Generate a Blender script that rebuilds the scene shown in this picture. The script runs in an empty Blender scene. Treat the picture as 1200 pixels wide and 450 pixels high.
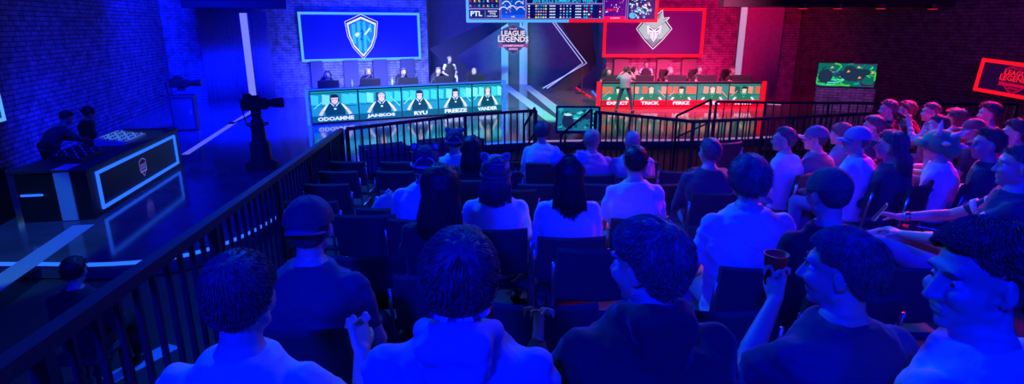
import bpy, math, random
import numpy as np
from mathutils import Vector, Matrix, Euler, noise

# ------------------------------------------------------------------ camera, world, exposure
SC = bpy.context.scene
COL = SC.collection
F, PITCH, CAMZ = 680.0, math.radians(16.0), 3.2
cam_d = bpy.data.cameras.new('camera'); cam = bpy.data.objects.new('camera', cam_d); COL.objects.link(cam)
cam.location = (0, 0, CAMZ); cam.rotation_euler = (math.radians(90) - PITCH, 0, 0)
cam_d.sensor_width = 36.0; cam_d.lens = F / 1200.0 * 36.0; cam_d.clip_start = 0.05; cam_d.clip_end = 200
SC.camera = cam
SC.view_settings.view_transform = 'Standard'; SC.view_settings.look = 'None'
SC.view_settings.exposure = 0.0; SC.view_settings.gamma = 1.0; SC.view_settings.use_curve_mapping = False
W = bpy.data.worlds.new('hall_air'); SC.world = W; W.use_nodes = True
W.node_tree.nodes['Background'].inputs[0].default_value = (0.0, 0.004, 0.16, 1)
W.node_tree.nodes['Background'].inputs[1].default_value = 0.05

BLUE = (0.0, 0.004, 1.0); CYANB = (0.004, 0.10, 1.0); RED = (1.0, 0.0, 0.10); MAG = (1.0, 0.01, 0.22)
def area(name, loc, target, size, energy, color, spread=180, sy=None):
    l = bpy.data.lights.new(name, 'AREA'); l.energy = energy; l.color = color; l.spread = math.radians(spread)
    l.shape = 'RECTANGLE'; l.size = size; l.size_y = sy or size
    o = bpy.data.objects.new(name, l); COL.objects.link(o); o.location = loc
    o.rotation_euler = (Vector(target) - Vector(loc)).to_track_quat('-Z', 'Y').to_euler()
    return o
def spot(name, loc, target, energy, color, deg, blend=.6, rad=.15):
    l = bpy.data.lights.new(name, 'SPOT'); l.energy = energy; l.color = color; l.spot_size = math.radians(deg); l.spot_blend = blend
    l.shadow_soft_size = rad
    o = bpy.data.objects.new(name, l); COL.objects.link(o); o.location = loc
    o.rotation_euler = (Vector(target) - Vector(loc)).to_track_quat('-Z', 'Y').to_euler()
    return o
# audience wash: ceiling floods behind and above the stand
area('flood_rear', (-1.6, -3.0, 6.0), (-0.3, 3.0, 1.6), .7, 340, BLUE, 110)
area('flood_rear', (4.0, -2.0, 6.0), (2.6, 4.5, 1.6), .7, 210, BLUE, 110)
area('flood_top', (-2.5, 8.5, 6.5), (0, 5.0, 1.5), .7, 250, CYANB, 100)
area('flood_top', (4.5, 10.0, 6.5), (3.5, 6.0, 1.5), .7, 250, CYANB, 100)
# red side light from the red half of the stage
area('flood_red', (9.2, 11.6, 6.6), (5.6, 7.4, 1.8), .8, 260, RED, 44)
area('flood_red', (5.5, 13.5, 5.6), (1.6, 6.5, 1.6), .8, 5, MAG, 50)
spot('spot_red_front', (7.5, 13.0, 5.5), (.95, 1.95, 2.2), 260, RED, 9, .8)
spot('spot_red_front', (7.5, 13.0, 6.0), (.6, 4.2, 1.9), 170, MAG, 16, .9)
spot('added_green_spot', (5.5, 13.5, 6.0), (4.15, 5.1, 2.35), 620, (.05, 1.0, .35), 4.5, .6)  # added green spot with no known source, aimed to brighten the spiked plush hat
# stage floods
area('flood_stage_blue', (-7.0, 16.0, 7.0), (-8.0, 20.0, 0), 2.5, 2300, BLUE, 80)
area('flood_stage_blue', (-5.5, 8.0, 7.0), (-6.0, 11.0, 0), 2.0, 150, BLUE, 90)
area('flood_wall_left', (-8.2, 13.0, .7), (-12.0, 16.0, .9), 1.5, 170, BLUE, 120, sy=.5)
area('flood_back_left', (-9.5, 18.0, 6.8), (-11.0, 24.5, 2.2), 2.0, 1500, BLUE, 110)
area('flood_back_left', (-4.5, 22.0, 6.8), (-6.0, 27.0, 2.8), 2.0, 700, BLUE, 110)
area('uplight_blue', (-5.6, 24.0, .35), (-6.2, 26.2, 1.3), 4.5, 170, (.16, .20, 1.0), 120, sy=.2)
area('flood_back_red', (8.5, 21.0, 6.9), (8.0, 26.4, 2.4), 2.4, 560, (1.0, 0.0, 0.16), 110)
area('uplight_red', (7.0, 24.6, .35), (7.0, 26.4, 1.3), 5.0, 110, (1.0, .0, .12), 120, sy=.2)
area('flood_desk_red', (6.2, 17.5, 6.5), (6.2, 22.4, 1.2), 1.4, 420, (1.0, .12, .36), 60)
area('flood_desk_blue', (-3.5, 15.5, 6.5), (-3.0, 21.0, 1.2), 1.4, 520, (.26, .34, 1.0), 60)
spot('spot_centre_magenta', (4.0, 24.0, 6.0), (2.4, 31.0, 1.4), 420, (1.0, .02, .4), 34)
area('flood_centre', (-1.0, 24.5, 7.0), (-.5, 31.0, 2.0), 1.6, 300, (.02, .10, 1.0), 110)
spot('spot_columns', (0.2, 23.5, 6.9), (.1, 31.0, 2.0), 2600, (.22, .80, .72), 26, 1.0)
spot('spot_path', (1.0, 16.5, 7.0), (1.7, 22.0, .2), 3200, (.22, .80, .62), 50, .5)
spot('spot_plinth', (9.0, 17.5, 4.5), (11.9, 20.6, .8), 150, (1.0, .35, .7), 30)
area('flood_right_hall', (14.0, 13.0, 6.5), (15.2, 19.0, 2.0), 2.0, 60, (.7, 0.0, 1.0), 120)
spot('spot_console', (-6.0, 6.5, 6.0), (-7.55, 11.35, 1.1), 520, (.30, .75, .62), 9, .2, .05)
spot('spot_console', (-4.2, 4.5, 6.0), (-7.2, 7.4, .2), 260, (.16, .8, .75), 26, .3, .05)

# ------------------------------------------------------------------ projection of photo points to real depths
cp, sp = math.cos(PITCH), math.sin(PITCH)
def ray(u, v):
    up = 225.0 - v
    return Vector((u - 600.0, F * cp + up * sp, up * cp - F * sp))
def atz(u, v, z):
    r = ray(u, v); t = (z - CAMZ) / r.z
    return Vector((r.x * t, r.y * t, z))
def aty(u, v, y):
    r = ray(u, v); t = y / r.y
    return Vector((r.x * t, y, CAMZ + r.z * t))

# ------------------------------------------------------------------ materials
MATS = {}
def mat(name, col, rough=.6, metal=0.0, emit=None, estr=1.0, var=.12, bump=.0, scale=30.0, spec=.5, coat=0.0, sheen=0.0):
    if name in MATS: return MATS[name]
    m = bpy.data.materials.new(name); m.use_nodes = True; nt = m.node_tree; b = nt.nodes['Principled BSDF']
    b.inputs['Roughness'].default_value = rough; b.inputs['Metallic'].default_value = metal
    b.inputs['Specular IOR Level'].default_value = spec; b.inputs['Coat Weight'].default_value = coat
    b.inputs['Sheen Weight'].default_value = sheen
    tc = nt.nodes.new('ShaderNodeTexCoord'); nz = nt.nodes.new('ShaderNodeTexNoise'); nz.inputs['Scale'].default_value = scale
    nz.inputs['Detail'].default_value = 4
    nt.links.new(tc.outputs['Object'], nz.inputs['Vector'])
    rp = nt.nodes.new('ShaderNodeValToRGB'); nt.links.new(nz.outputs['Fac'], rp.inputs[0])
    c = Vector(col)
    rp.color_ramp.elements[0].position = .3; rp.color_ramp.elements[1].position = .7
    rp.color_ramp.elements[0].color = tuple(c * (1 - var)) + (1,); rp.color_ramp.elements[1].color = tuple(min(1, x * (1 + var)) for x in c) + (1,)
    nt.links.new(rp.outputs[0], b.inputs['Base Color'])
    if emit:
        b.inputs['Emission Color'].default_value = tuple(emit) + (1,); b.inputs['Emission Strength'].default_value = estr
    if bump:
        bp = nt.nodes.new('ShaderNodeBump'); bp.inputs['Strength'].default_value = bump; bp.inputs['Distance'].default_value = .01
        nt.links.new(nz.outputs['Fac'], bp.inputs['Height']); nt.links.new(bp.outputs[0], b.inputs['Normal'])
    MATS[name] = m
    return m
def brick_mat(name, c1, c2, mortar, bump=.6, scale=1.0, rough=.75):
    m = bpy.data.materials.new(name); m.use_nodes = True; nt = m.node_tree; b = nt.nodes['Principled BSDF']
    b.inputs['Roughness'].default_value = rough
    tc = nt.nodes.new('ShaderNodeTexCoord'); sx = nt.nodes.new('ShaderNodeSeparateXYZ'); cx = nt.nodes.new('ShaderNodeCombineXYZ')
    nt.links.new(tc.outputs['Object'], sx.inputs[0]); nt.links.new(sx.outputs[0], cx.inputs[0]); nt.links.new(sx.outputs[2], cx.inputs[1])
    br = nt.nodes.new('ShaderNodeTexBrick'); nt.links.new(cx.outputs[0], br.inputs['Vector'])
    br.inputs['Color1'].default_value = (*c1, 1); br.inputs['Color2'].default_value = (*c2, 1); br.inputs['Mortar'].default_value = (*mortar, 1)
    br.inputs['Scale'].default_value = scale; br.inputs['Mortar Size'].default_value = .012; br.inputs['Brick Width'].default_value = .32
    br.inputs['Row Height'].default_value = .11; br.inputs['Bias'].default_value = -.1; br.inputs['Mortar Smooth'].default_value = .3
    nz = nt.nodes.new('ShaderNodeTexNoise'); nz.inputs['Scale'].default_value = 3.5; nz.inputs['Detail'].default_value = 6
    nt.links.new(tc.outputs['Object'], nz.inputs['Vector'])
    mx = nt.nodes.new('ShaderNodeMix'); mx.data_type = 'RGBA'; mx.blend_type = 'MULTIPLY'; mx.inputs[0].default_value = .8
    rp = nt.nodes.new('ShaderNodeValToRGB'); rp.color_ramp.elements[0].position = .35; rp.color_ramp.elements[1].position = .6
    rp.color_ramp.elements[0].color = (.35, .35, .35, 1)
    nt.links.new(nz.outputs['Fac'], rp.inputs[0]); nt.links.new(br.outputs['Color'], mx.inputs[6]); nt.links.new(rp.outputs[0], mx.inputs[7])
    nt.links.new(mx.outputs[2], b.inputs['Base Color'])
    bp = nt.nodes.new('ShaderNodeBump'); bp.inputs['Strength'].default_value = bump; bp.inputs['Distance'].default_value = .03
    inv = nt.nodes.new('ShaderNodeMath'); inv.operation = 'SUBTRACT'; inv.inputs[0].default_value = 1.0
    nt.links.new(br.outputs['Fac'], inv.inputs[1]); nt.links.new(inv.outputs[0], bp.inputs['Height']); nt.links.new(bp.outputs[0], b.inputs['Normal'])
    MATS[name] = m
    return m
def glow(name, col, s=1.0):
    return mat(name, tuple(x * .3 for x in col), .5, emit=col, estr=s, var=.02)

M_black = mat('black_paint', (.02, .02, .022), .45)
M_dark = mat('dark_grey_paint', (.05, .05, .055), .5)
M_metal = mat('dark_powder_coated_steel', (.06, .06, .07), .35, .4)
M_chrome = mat('bare_steel_tube', (.55, .55, .58), .25, .9)
M_fabric = mat('charcoal_seat_fabric', (.045, .045, .05), .75, bump=.3, scale=300)
M_plastic = mat('black_plastic', (.03, .03, .033), .4)
M_skin = mat('skin', (.62, .42, .33), .5, var=.06, scale=12)
M_skin2 = mat('tanned_skin', (.45, .28, .2), .5, var=.06, scale=12)
M_eye = mat('eye_white', (.75, .75, .75), .2)
M_lip = mat('iris_and_brow', (.05, .03, .02), .5)
M_rubber = mat('black_rubber', (.015, .015, .015), .7)

# ------------------------------------------------------------------ mesh collector
def _sphere(nu, nv):
    vs = [(0, 0, 1)]
    for i in range(1, nv):
        th = math.pi * i / nv
        for j in range(nu):
            a = 2 * math.pi * j / nu
            vs.append((math.sin(th) * math.cos(a), math.sin(th) * math.sin(a), math.cos(th)))
    vs.append((0, 0, -1)); fs = []
    for j in range(nu): fs.append((0, 1 + j, 1 + (j + 1) % nu))
    for i in range(nv - 2):
        for j in range(nu):
            a = 1 + i * nu + j; b = 1 + i * nu + (j + 1) % nu
            fs.append((a, a + nu, b + nu, b))
    l = len(vs) - 1; s0 = 1 + (nv - 2) * nu
    for j in range(nu): fs.append((l, s0 + (j + 1) % nu, s0 + j))
    return vs, fs
SPH = {k: _sphere(*k) for k in ((8, 6), (12, 8), (20, 14))}
class MB:
    def __init__(s): s.v = []; s.f = []; s.m = []; s.mats = []
    def mi(s, m):
        if m not in s.mats: s.mats.append(m)
        return s.mats.index(m)
    def add(s, vs, fs, m):
        o = len(s.v); k = s.mi(m)
        s.v += [tuple(x) for x in vs]; s.f += [tuple(o + i for i in f) for f in fs]; s.m += [k] * len(fs)
    def box(s, c, d, m, R=None, bev=0.0):
        hx, hy, hz = d[0] / 2, d[1] / 2, d[2] / 2; C = Vector(c)
        if bev > 0:
            b = min(bev, hx * .9, hy * .9, hz * .9); vs = []
            idx = {}
            for sx in (-1, 1):
                for sy in (-1, 1):
                    for sz in (-1, 1):
                        for ax in range(3):
                            p = [sx * (hx - b), sy * (hy - b), sz * (hz - b)]
                            p[ax] = (sx * hx, sy * hy, sz * hz)[ax]
                            idx[(sx, sy, sz, ax)] = len(vs); vs.append(Vector(p))
            fs = []
            for ax in range(3):
                o1, o2 = (ax + 1) % 3, (ax + 2) % 3
                for sg in (-1, 1):
                    q = []
                    for a, b_ in ((-1, -1), (1, -1), (1, 1), (-1, 1)):
                        k = [0, 0, 0]; k[ax] = sg; k[o1] = a; k[o2] = b_; q.append(idx[(*k, ax)])
                    fs.append(q if sg > 0 else q[::-1])
                for a in (-1, 1):
                    for b_ in (-1, 1):
                        k0 = [0, 0, 0]; k0[ax] = -1; k0[o1] = a; k0[o2] = b_; k1 = list(k0); k1[ax] = 1
                        q = [idx[(*k0, o1)], idx[(*k1, o1)], idx[(*k1, o2)], idx[(*k0, o2)]]
                        fs.append(q if a * b_ < 0 else q[::-1])
            for sx in (-1, 1):
                for sy in (-1, 1):
                    for sz in (-1, 1):
                        q = [idx[(sx, sy, sz, 0)], idx[(sx, sy, sz, 1)], idx[(sx, sy, sz, 2)]]
                        fs.append(q if sx * sy * sz > 0 else q[::-1])
        else:
            vs = [Vector((x, y, z)) for x in (-hx, hx) for y in (-hy, hy) for z in (-hz, hz)]
            fs = [(0, 1, 3, 2), (4, 6, 7, 5), (0, 4, 5, 1), (2, 3, 7, 6), (0, 2, 6, 4), (1, 5, 7, 3)]
        if R is not None: vs = [R @ p for p in vs]
        s.add([p + C for p in vs], fs, m)
    def poly(s, pts, m): s.add(pts, [tuple(range(len(pts)))], m)
    def prism(s, pts, off, m):     # closed prism from a polygon and an offset vector
        n = len(pts); off = Vector(off); a = [Vector(p) for p in pts]; b = [p + off for p in a]
        fs = [tuple(range(n - 1, -1, -1)), tuple(range(n, 2 * n))] + [(i, (i + 1) % n, n + (i + 1) % n, n + i) for i in range(n)]
        s.add(a + b, fs, m)
    def cap(s, a, b, ra, rb, m, k=(12, 8), flat=None, fn=None):   # tapered capsule, optional flattening along a direction
        a = Vector(a); b = Vector(b); d = b - a; L = d.length
        ax = d / L if L > 1e-6 else Vector((0, 0, 1))
        q = ax.to_track_quat('Z', 'Y'); vs = []
        for p in SPH[k][0]:
            w = q @ Vector(p)
            t = Vector(w)
            if flat is not None:
                n = Vector(fn); t = t - n * (t.dot(n)) * (1 - flat)
            vs.append((b + t * rb) if p[2] > 0 else (a + t * ra))
            if abs(p[2]) < 1e-6: vs[-1] = a + t * ra
        s.add(vs, SPH[k][1], m)
    def ell(s, c, r, m, R=None, k=(20, 14)):
        c = Vector(c); vs = []
        for p in SPH[k][0]:
            w = Vector((p[0] * r[0], p[1] * r[1], p[2] * r[2]))
            if R is not None: w = R @ w
            vs.append(c + w)
        s.add(vs, SPH[k][1], m)
    def tube(s, pts, r, m, n=8, closed=False):
        pts = [Vector(p) for p in pts]; N = len(pts); vs = []; prev = None
        for i, p in enumerate(pts):
            if closed: d = pts[(i + 1) % N] - pts[i - 1]
            else: d = pts[min(i + 1, N - 1)] - pts[max(i - 1, 0)]
            d.normalize()
            if prev is None:
                x = d.orthogonal().normalized()
            else:
                x = prev - d * prev.dot(d); x = x.normalized() if x.length > 1e-6 else d.orthogonal().normalized()
            prev = x; y = d.cross(x); rr = r[i] if isinstance(r, (list, tuple)) else r
            for j in range(n):
                a = 2 * math.pi * j / n; vs.append(p + x * math.cos(a) * rr + y * math.sin(a) * rr)
        fs = []
        for i in range(N if closed else N - 1):
            for j in range(n):
                a = i * n + j; b = i * n + (j + 1) % n; c = ((i + 1) % N) * n + (j + 1) % n; d_ = ((i + 1) % N) * n + j
                fs.append((a, b, c, d_))
        if not closed: fs += [tuple(range(n - 1, -1, -1)), tuple((N - 1) * n + j for j in range(n))]
        s.add(vs, fs, m)
    def loft(s, rings, m):
        n = len(rings[0]); vs = [p for r in rings for p in r]; fs = []
        for i in range(len(rings) - 1):
            for j in range(n):
                fs.append((i * n + j, i * n + (j + 1) % n, (i + 1) * n + (j + 1) % n, (i + 1) * n + j))
        fs += [tuple(range(n - 1, -1, -1)), tuple((len(rings) - 1) * n + j for j in range(n))]
        s.add(vs, fs, m)
    def lathe(s, c, prof, m, n=20):
        c = Vector(c); rings = [[c + Vector((r * math.cos(2 * math.pi * j / n), r * math.sin(2 * math.pi * j / n), z)) for j in range(n)] for r, z in prof]
        s.loft(rings, m)
    def text(s, txt, m, T, w=None, h=.1, off=.0, ext=.0, align='CENTER', sx=1.0):
        cu = bpy.data.curves.new('lettering', 'FONT'); cu.body = txt; cu.size = 1.0; cu.offset = off; cu.extrude = 0; cu.resolution_u = 2
        o = bpy.data.objects.new('lettering', cu); COL.objects.link(o)
        dg = bpy.context.evaluated_depsgraph_get(); me = bpy.data.meshes.new_from_object(o.evaluated_get(dg))
        vs = [Vector(v.co) for v in me.vertices]
        x0 = min(v.x for v in vs); x1 = max(v.x for v in vs); y0 = min(v.y for v in vs); y1 = max(v.y for v in vs)
        k = h / (y1 - y0); kx = (w / (x1 - x0)) if w else k * sx
        sh = {'CENTER': -(x0 + x1) / 2, 'LEFT': -x0}[align]
        s.add([T @ Vector(((v.x + sh) * kx, 0, (v.y - y0) * k)) for v in vs], [tuple(p.vertices) for p in me.polygons], m)
        bpy.data.objects.remove(o); bpy.data.curves.remove(cu); bpy.data.meshes.remove(me)
    def build(s, name, parent=None, loc=(0, 0, 0), rot=(0, 0, 0), smooth=False, label=None, cat=None, group=None, kind=None):
        me = bpy.data.meshes.new(name); me.from_pydata(s.v, [], s.f)
        for m in s.mats: me.materials.append(m)
        me.polygons.foreach_set('material_index', s.m)
        if smooth: me.polygons.foreach_set('use_smooth', [True] * len(s.f))
        me.update()
        o = bpy.data.objects.new(name, me); COL.objects.link(o); o.location = loc; o.rotation_euler = rot
        if parent: o.parent = parent
        return tag(o, label, cat, group, kind)
def tag(o, label=None, cat=None, group=None, kind=None):
    if label: o['label'] = label
    if cat: o['category'] = cat
    if group: o['group'] = group
    if kind: o['kind'] = kind
    return o
def empty(name, loc, rz=0.0, label=None, cat=None, group=None):
    o = bpy.data.objects.new(name, None); COL.objects.link(o); o.location = loc; o.rotation_euler = (0, 0, rz); o.empty_display_size = .1
    return tag(o, label, cat, group)
def copy_tree(o, parent=None):
    c = o.copy(); COL.objects.link(c); c.parent = parent
    for ch in list(o.children): copy_tree(ch, c)
    return c
I4 = Matrix.Identity(4)
def TR(x, y, z): return Matrix.Translation((x, y, z))

# ------------------------------------------------------------------ setting
SZ = 0.25        # stage floor height above the pit
M_brick_b = brick_mat('painted_brick', (.42, .42, .46), (.34, .34, .38), (.16, .16, .18), 1.0)
M_brick_l = brick_mat('rough_painted_brick', (.30, .30, .33), (.20, .20, .22), (.07, .07, .08), 1.2)
M_brick_r = brick_mat('dark_painted_brick', (.16, .13, .15), (.11, .09, .10), (.05, .04, .05), .8)
M_brick_w = brick_mat('pale_brick', (.62, .55, .6), (.5, .45, .5), (.16, .13, .16), .7, 1.15)
M_floor = mat('dark_pit_floor', (.05, .05, .055), .55, scale=3)
M_stage = mat('glossy_stage_floor', (.15, .15, .16), .10, scale=2, spec=.8, var=.25)
M_carpet = mat('dark_tier_carpet', (.035, .035, .04), .9, bump=.3, scale=200)
M_ceil = mat('black_ceiling', (.012, .012, .014), .9)
M_wallpaint = mat('blue_grey_wall_paint', (.30, .30, .34), .7, scale=4)
M_pale = mat('pale_teal_paint', (.55, .78, .76), .6, var=.05)
M_white = mat('white_paint', (.8, .8, .8), .5, var=.04)
M_led_b = glow('blue_led_strip', (.015, .12, 1.0), 1.6)
M_led_c = glow('pale_blue_led_strip', (.10, .42, 1.0), 1.0)
M_led_r = glow('red_led_strip', (1.0, .005, .02), .95)
M_led_w = glow('lavender_led_strip', (.40, .45, 1.0), 1.0)

def wall(name, p0, p1, z0, z1, m, th=.2, kind='structure'):
    p0 = Vector((*p0, 0)); p1 = Vector((*p1, 0)); d = p1 - p0; L = d.length; b = MB()
    b.box((L / 2, th / 2, (z0 + z1) / 2), (L, th, z1 - z0), m)
    return b.build(name, loc=p0, rot=(0, 0, math.atan2(d.y, d.x)), kind=kind)
WL0, WL1 = (-8.3, 2.7), (-13.6, 23.9)
b = MB(); b.box((1.5, 14, -.05), (40, 40, .1), M_floor); b.build('floor', kind='structure')
def seg(p, q): return (p, q)
wall('wall_left', WL0, WL1, 0, 7.2, M_brick_l)
wall('wall_back_left', (-13.8, 22.95), (-3.9, 27.7), 0, 7.2, M_brick_b)
wall('wall_back_centre', (-4.3, 31.0), (4.6, 31.35), 0, 7.2, mat('dark_slate_wall_paint', (.13, .14, .18), .7, scale=4))
wall('wall_centre_left', (-3.95, 27.7), (-4.25, 31.2), 0, 7.2, M_wallpaint)
wall('wall_centre_right', (4.5, 31.4), (4.2, 26.6), 0, 7.2, M_wallpaint)
M_brick_red = brick_mat('painted_brick_panel', (.36, .30, .34), (.28, .22, .26), (.16, .13, .16), 1.0)
wall('wall_back_right', (4.2, 26.4), (12.6, 26.4), 0, 7.2, M_brick_red)
wall('wall_right', (12.6, 26.6), (19.2, 6.0), 0, 7.2, M_brick_r)
b = MB(); b.box((1.5, 14, 7.3), (40, 40, .2), M_ceil); b.build('ceiling', kind='structure')
# raised stage with a curved front edge
edge = [(-11.5, 6.9), (-6.7, 7.0), (-5.2, 7.0), (-4.35, 7.35), (-3.9, 8.3), (-3.75, 10.0), (-3.7, 11.8), (-2.6, 13.9), (-.6, 15.0), (1.5, 15.4), (4.5, 15.5), (7.0, 15.9), (9.5, 16.6), (12.5, 16.9), (15.6, 17.1)]
def smooth_line(pts, n=4):
    out = []
    P = [Vector((*p, 0)) for p in pts]
    for i in range(len(P) - 1):
        a, b_, c, d = P[max(i - 1, 0)], P[i], P[i + 1], P[min(i + 2, len(P) - 1)]
        for k in range(n):
            t = k / n
            out.append(.5 * ((2 * b_) + (c - a) * t + (2 * a - 5 * b_ + 4 * c - d) * t * t + (3 * b_ - a - 3 * c + d) * t ** 3))
    out.append(P[-1]); return out
E = smooth_line(edge)
b = MB(); b.prism([(p.x, p.y, .02) for p in E] + [(13.0, 31.6, .02), (-14.2, 31.6, .02), (-13.4, 20, .02)], (0, 0, SZ - .02), M_stage)
b.build('floor_stage', kind='structure')
b = MB()
for i in range(len(E) - 1):
    a, c = E[i], E[i + 1]; n = Vector((c.y - a.y, a.x - c.x, 0)).normalized() * .02
    m = M_led_b if (a.x < 0) else glow('dim_lavender_edge_strip', (.5, .3, .8), .6)
    b.prism([a + n + Vector((0, 0, SZ - .05)), c + n + Vector((0, 0, SZ - .05)), c + Vector((0, 0, SZ - .05)), a + Vector((0, 0, SZ - .05))], (0, 0, .045), m)
b.build('trim_1', kind='structure')

# seating tiers
STEP, Y0, Z0, DZ = .9, .75, 1.33, .0975
def xleft(y): return -1.46 - .172 * (y - 1.5)
def tier(x, y):
    if x > 2.4 and y > 4.35:
        return 1.03 if y < 5.5 else (.93 if y < 6.5 else .87)
    k = max(-2, min(7, math.floor((y - Y0) / STEP)))
    return Z0 - DZ * k
for k in range(-2, 8):
    y0, y1 = Y0 + k * STEP, Y0 + (k + 1) * STEP; z = Z0 - DZ * k; x1 = 7.5 if y1 <= 4.36 else 2.4
    if k == 7: y1 = 9.9
    b = MB(); b.prism([(xleft(y0), y0, 0), (x1, y0, 0), (x1, y1, 0), (xleft(y1), y1, 0)], (0, 0, z), M_carpet); b.build('seating_tier', kind='structure')
b = MB(); b.prism([(xleft(9.9), 9.9, 0), (2.4, 9.9, 0), (2.4, 10.6, 0), (1.6, 11.1, 0), (.46, 11.25, 0), (-.86, 10.7, 0), (xleft(9.9), 9.95, 0)], (0, 0, .6), M_carpet); b.build('seating_tier', kind='structure')
for y0, y1, z in ((4.36, 5.5, 1.03), (5.5, 6.5, .93), (6.5, 9.3, .87)):
    b = MB(); b.box(((2.4 + 10.5) / 2, (y0 + y1) / 2, z / 2), (8.1, y1 - y0, z), M_carpet); b.build('seating_tier', kind='structure')
b = MB(); b.prism([(2.4, 9.3, 0), (10.5, 9.3, 0), (10.5, 12.1, 0), (5.4, 12.4, 0), (5.2, 10.4, 0), (3.1, 9.9, 0), (2.4, 10.6, 0)], (0, 0, .6), M_carpet); b.build('seating_tier', kind='structure')

# pale strips: floor lines, wall columns, vertical light strips
def strip(p0, p1, w, z, m, th=.006, name='trim_2'):
    p0 = Vector((*p0, z)); p1 = Vector((*p1, z)); d = (p1 - p0).normalized(); n = Vector((-d.y, d.x, 0)) * w / 2; b = MB()
    b.prism([p0 - n, p1 - n, p1 + n, p0 + n], (0, 0, th), m); return b.build(name, kind='structure')
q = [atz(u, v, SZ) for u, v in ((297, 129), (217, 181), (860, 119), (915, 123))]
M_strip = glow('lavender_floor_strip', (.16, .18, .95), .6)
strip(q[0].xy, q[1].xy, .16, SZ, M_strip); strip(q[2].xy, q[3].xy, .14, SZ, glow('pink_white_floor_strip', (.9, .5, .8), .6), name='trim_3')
wl = (Vector(WL1) - Vector(WL0)).normalized()
a, c = atz(0, 206, SZ), atz(208, 119, SZ)
strip((a.x - .4, a.y - 1.6), (c.x, c.y), .035, SZ, M_led_w, name='trim_4')
for (u0, u1) in ((591, 640), (616, 664)):
    p, r = atz(u0, 100, SZ), atz(u1 + (22 if u1 < 650 else 18), 152, SZ)
    strip(p.xy, r.xy, .42, SZ, M_pale, name='trim_5')
for i, (u, w) in enumerate(((591.5, .36), (613.5, .42))):
    p = aty(u, 60, 30.9); bb = MB(); bb.box((p.x, 30.85, 3.6), (w, .1, 7.0 - SZ), M_pale); bb.build('trim_6', kind='structure')
p, r = atz(125, 447, 0), atz(203, 405, 0); strip(p.xy, r.xy, .20, 0.0, M_pale, name='trim_14')
# smooth recess panels behind the two vertical light strips
def vstrip(p, z0, z1, m, name, label, lean=0):
    b = MB(); b.box((0, 0, (z1 - z0) / 2 + .03), (.24, .05, z1 - z0 - .06), m, bev=.01); t = empty(name, (p[0], p[1], z0), 0, label, 'light strip')
    b.build('light_tube', t); bb = MB(); bb.box((0, .05, (z1 - z0) / 2), (.30, .05, z1 - z0), M_dark); bb.box((0, .02, .015), (.4, .2, .03), M_dark); bb.build('housing', t)
    return t
a = atz(297, 129, SZ); vstrip((a.x, a.y + .1), SZ, 3.62, glow('pale_violet_tube', (.26, .30, .95), .75), 'vertical_light_strip', 'tall pale violet light strip standing at the left end of the blue stage')
a = aty(862, 110, 23.4); vstrip((a.x, 23.4), SZ, 4.6, glow('pale_pink_tube', (.62, .42, .72), .62), 'vertical_light_strip', 'tall pale grey pink light strip standing beyond the right end of the red desk')
# flat curtain panels behind the strips
M_curtain = mat('blue_grey_curtain', (.30, .30, .34), .85, scale=6, bump=.2)
def curtain(p0, p1, z0, z1, m, label, amp=.014, n=60):
    p0 = Vector((*p0, 0)); p1 = Vector((*p1, 0)); d = p1 - p0; L = d.length; b = MB(); vs = []; fs = []
    for i in range(n + 1):
        x = L * i / n; y = amp * math.sin(i * 1.7) * (.6 + .4 * math.sin(i * .31))
        vs += [(x, y, z0), (x, y, z1), (x, y + .03, z0), (x, y + .03, z1)]
    for i in range(n):
        o = 4 * i; fs += [(o, o + 4, o + 5, o + 1), (o + 2, o + 3, o + 7, o + 6), (o + 1, o + 5, o + 7, o + 3), (o, o + 2, o + 6, o + 4)]
    fs += [(0, 1, 3, 2), (4 * n, 4 * n + 2, 4 * n + 3, 4 * n + 1)]
    b.add(vs, fs, m); return b.build('stage_curtain', loc=p0, rot=(0, 0, math.atan2(d.y, d.x)), smooth=True, label=label, cat='curtain')
dd = (Vector((-3.9, 27.7)) - Vector((-13.8, 22.95))).normalized(); nn = Vector((dd.y, -dd.x))
def onwall(u, off, p0=Vector((-13.8, 22.95)), d=dd, n=nn):
    # point at image column u on the wall line moved off into the room
    k = (u - 600) / 690.0; q0 = p0 + n * off
    t = (k * q0.y - q0.x) / (d.x - k * d.y); return q0 + d * t
a, c = onwall(241, .25), onwall(321, .25)
curtain(a, c, SZ, 3.75, M_curtain, 'plain blue lit curtain hanging behind the left light strip')
a = aty(868, 60, 26.0); c = aty(915, 60, 26.0)
curtain((a.x, 26.05), (c.x, 26.05), SZ, 7.0, mat('plum_curtain', (.36, .30, .34), .85, scale=6, bump=.2), 'deep magenta lit curtain hanging right of the red screen')
# pilasters behind the players
for i, u in enumerate((372, 412, 446, 478)):
    p = onwall(u, .12); bb = MB(); bb.box((0, 0, 0), (.62 if i else .5, .22, 1.5), mat('dark_navy_pilaster_paint', (.09, .09, .11), .7)); bb.build('trim_7', loc=(p.x, p.y, 1.0), rot=(0, 0, math.atan2(dd.y, dd.x)), kind='structure')
for i, u in enumerate((727, 777, 806)):
    p = aty(u, 90, 26.25); bb = MB(); bb.box((0, 0, 0), (.62, .2, 1.55), mat('dark_pilaster_paint', (.16, .12, .14), .7)); bb.build('trim_8', loc=(p.x, 26.27, 1.02), kind='structure')
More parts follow.
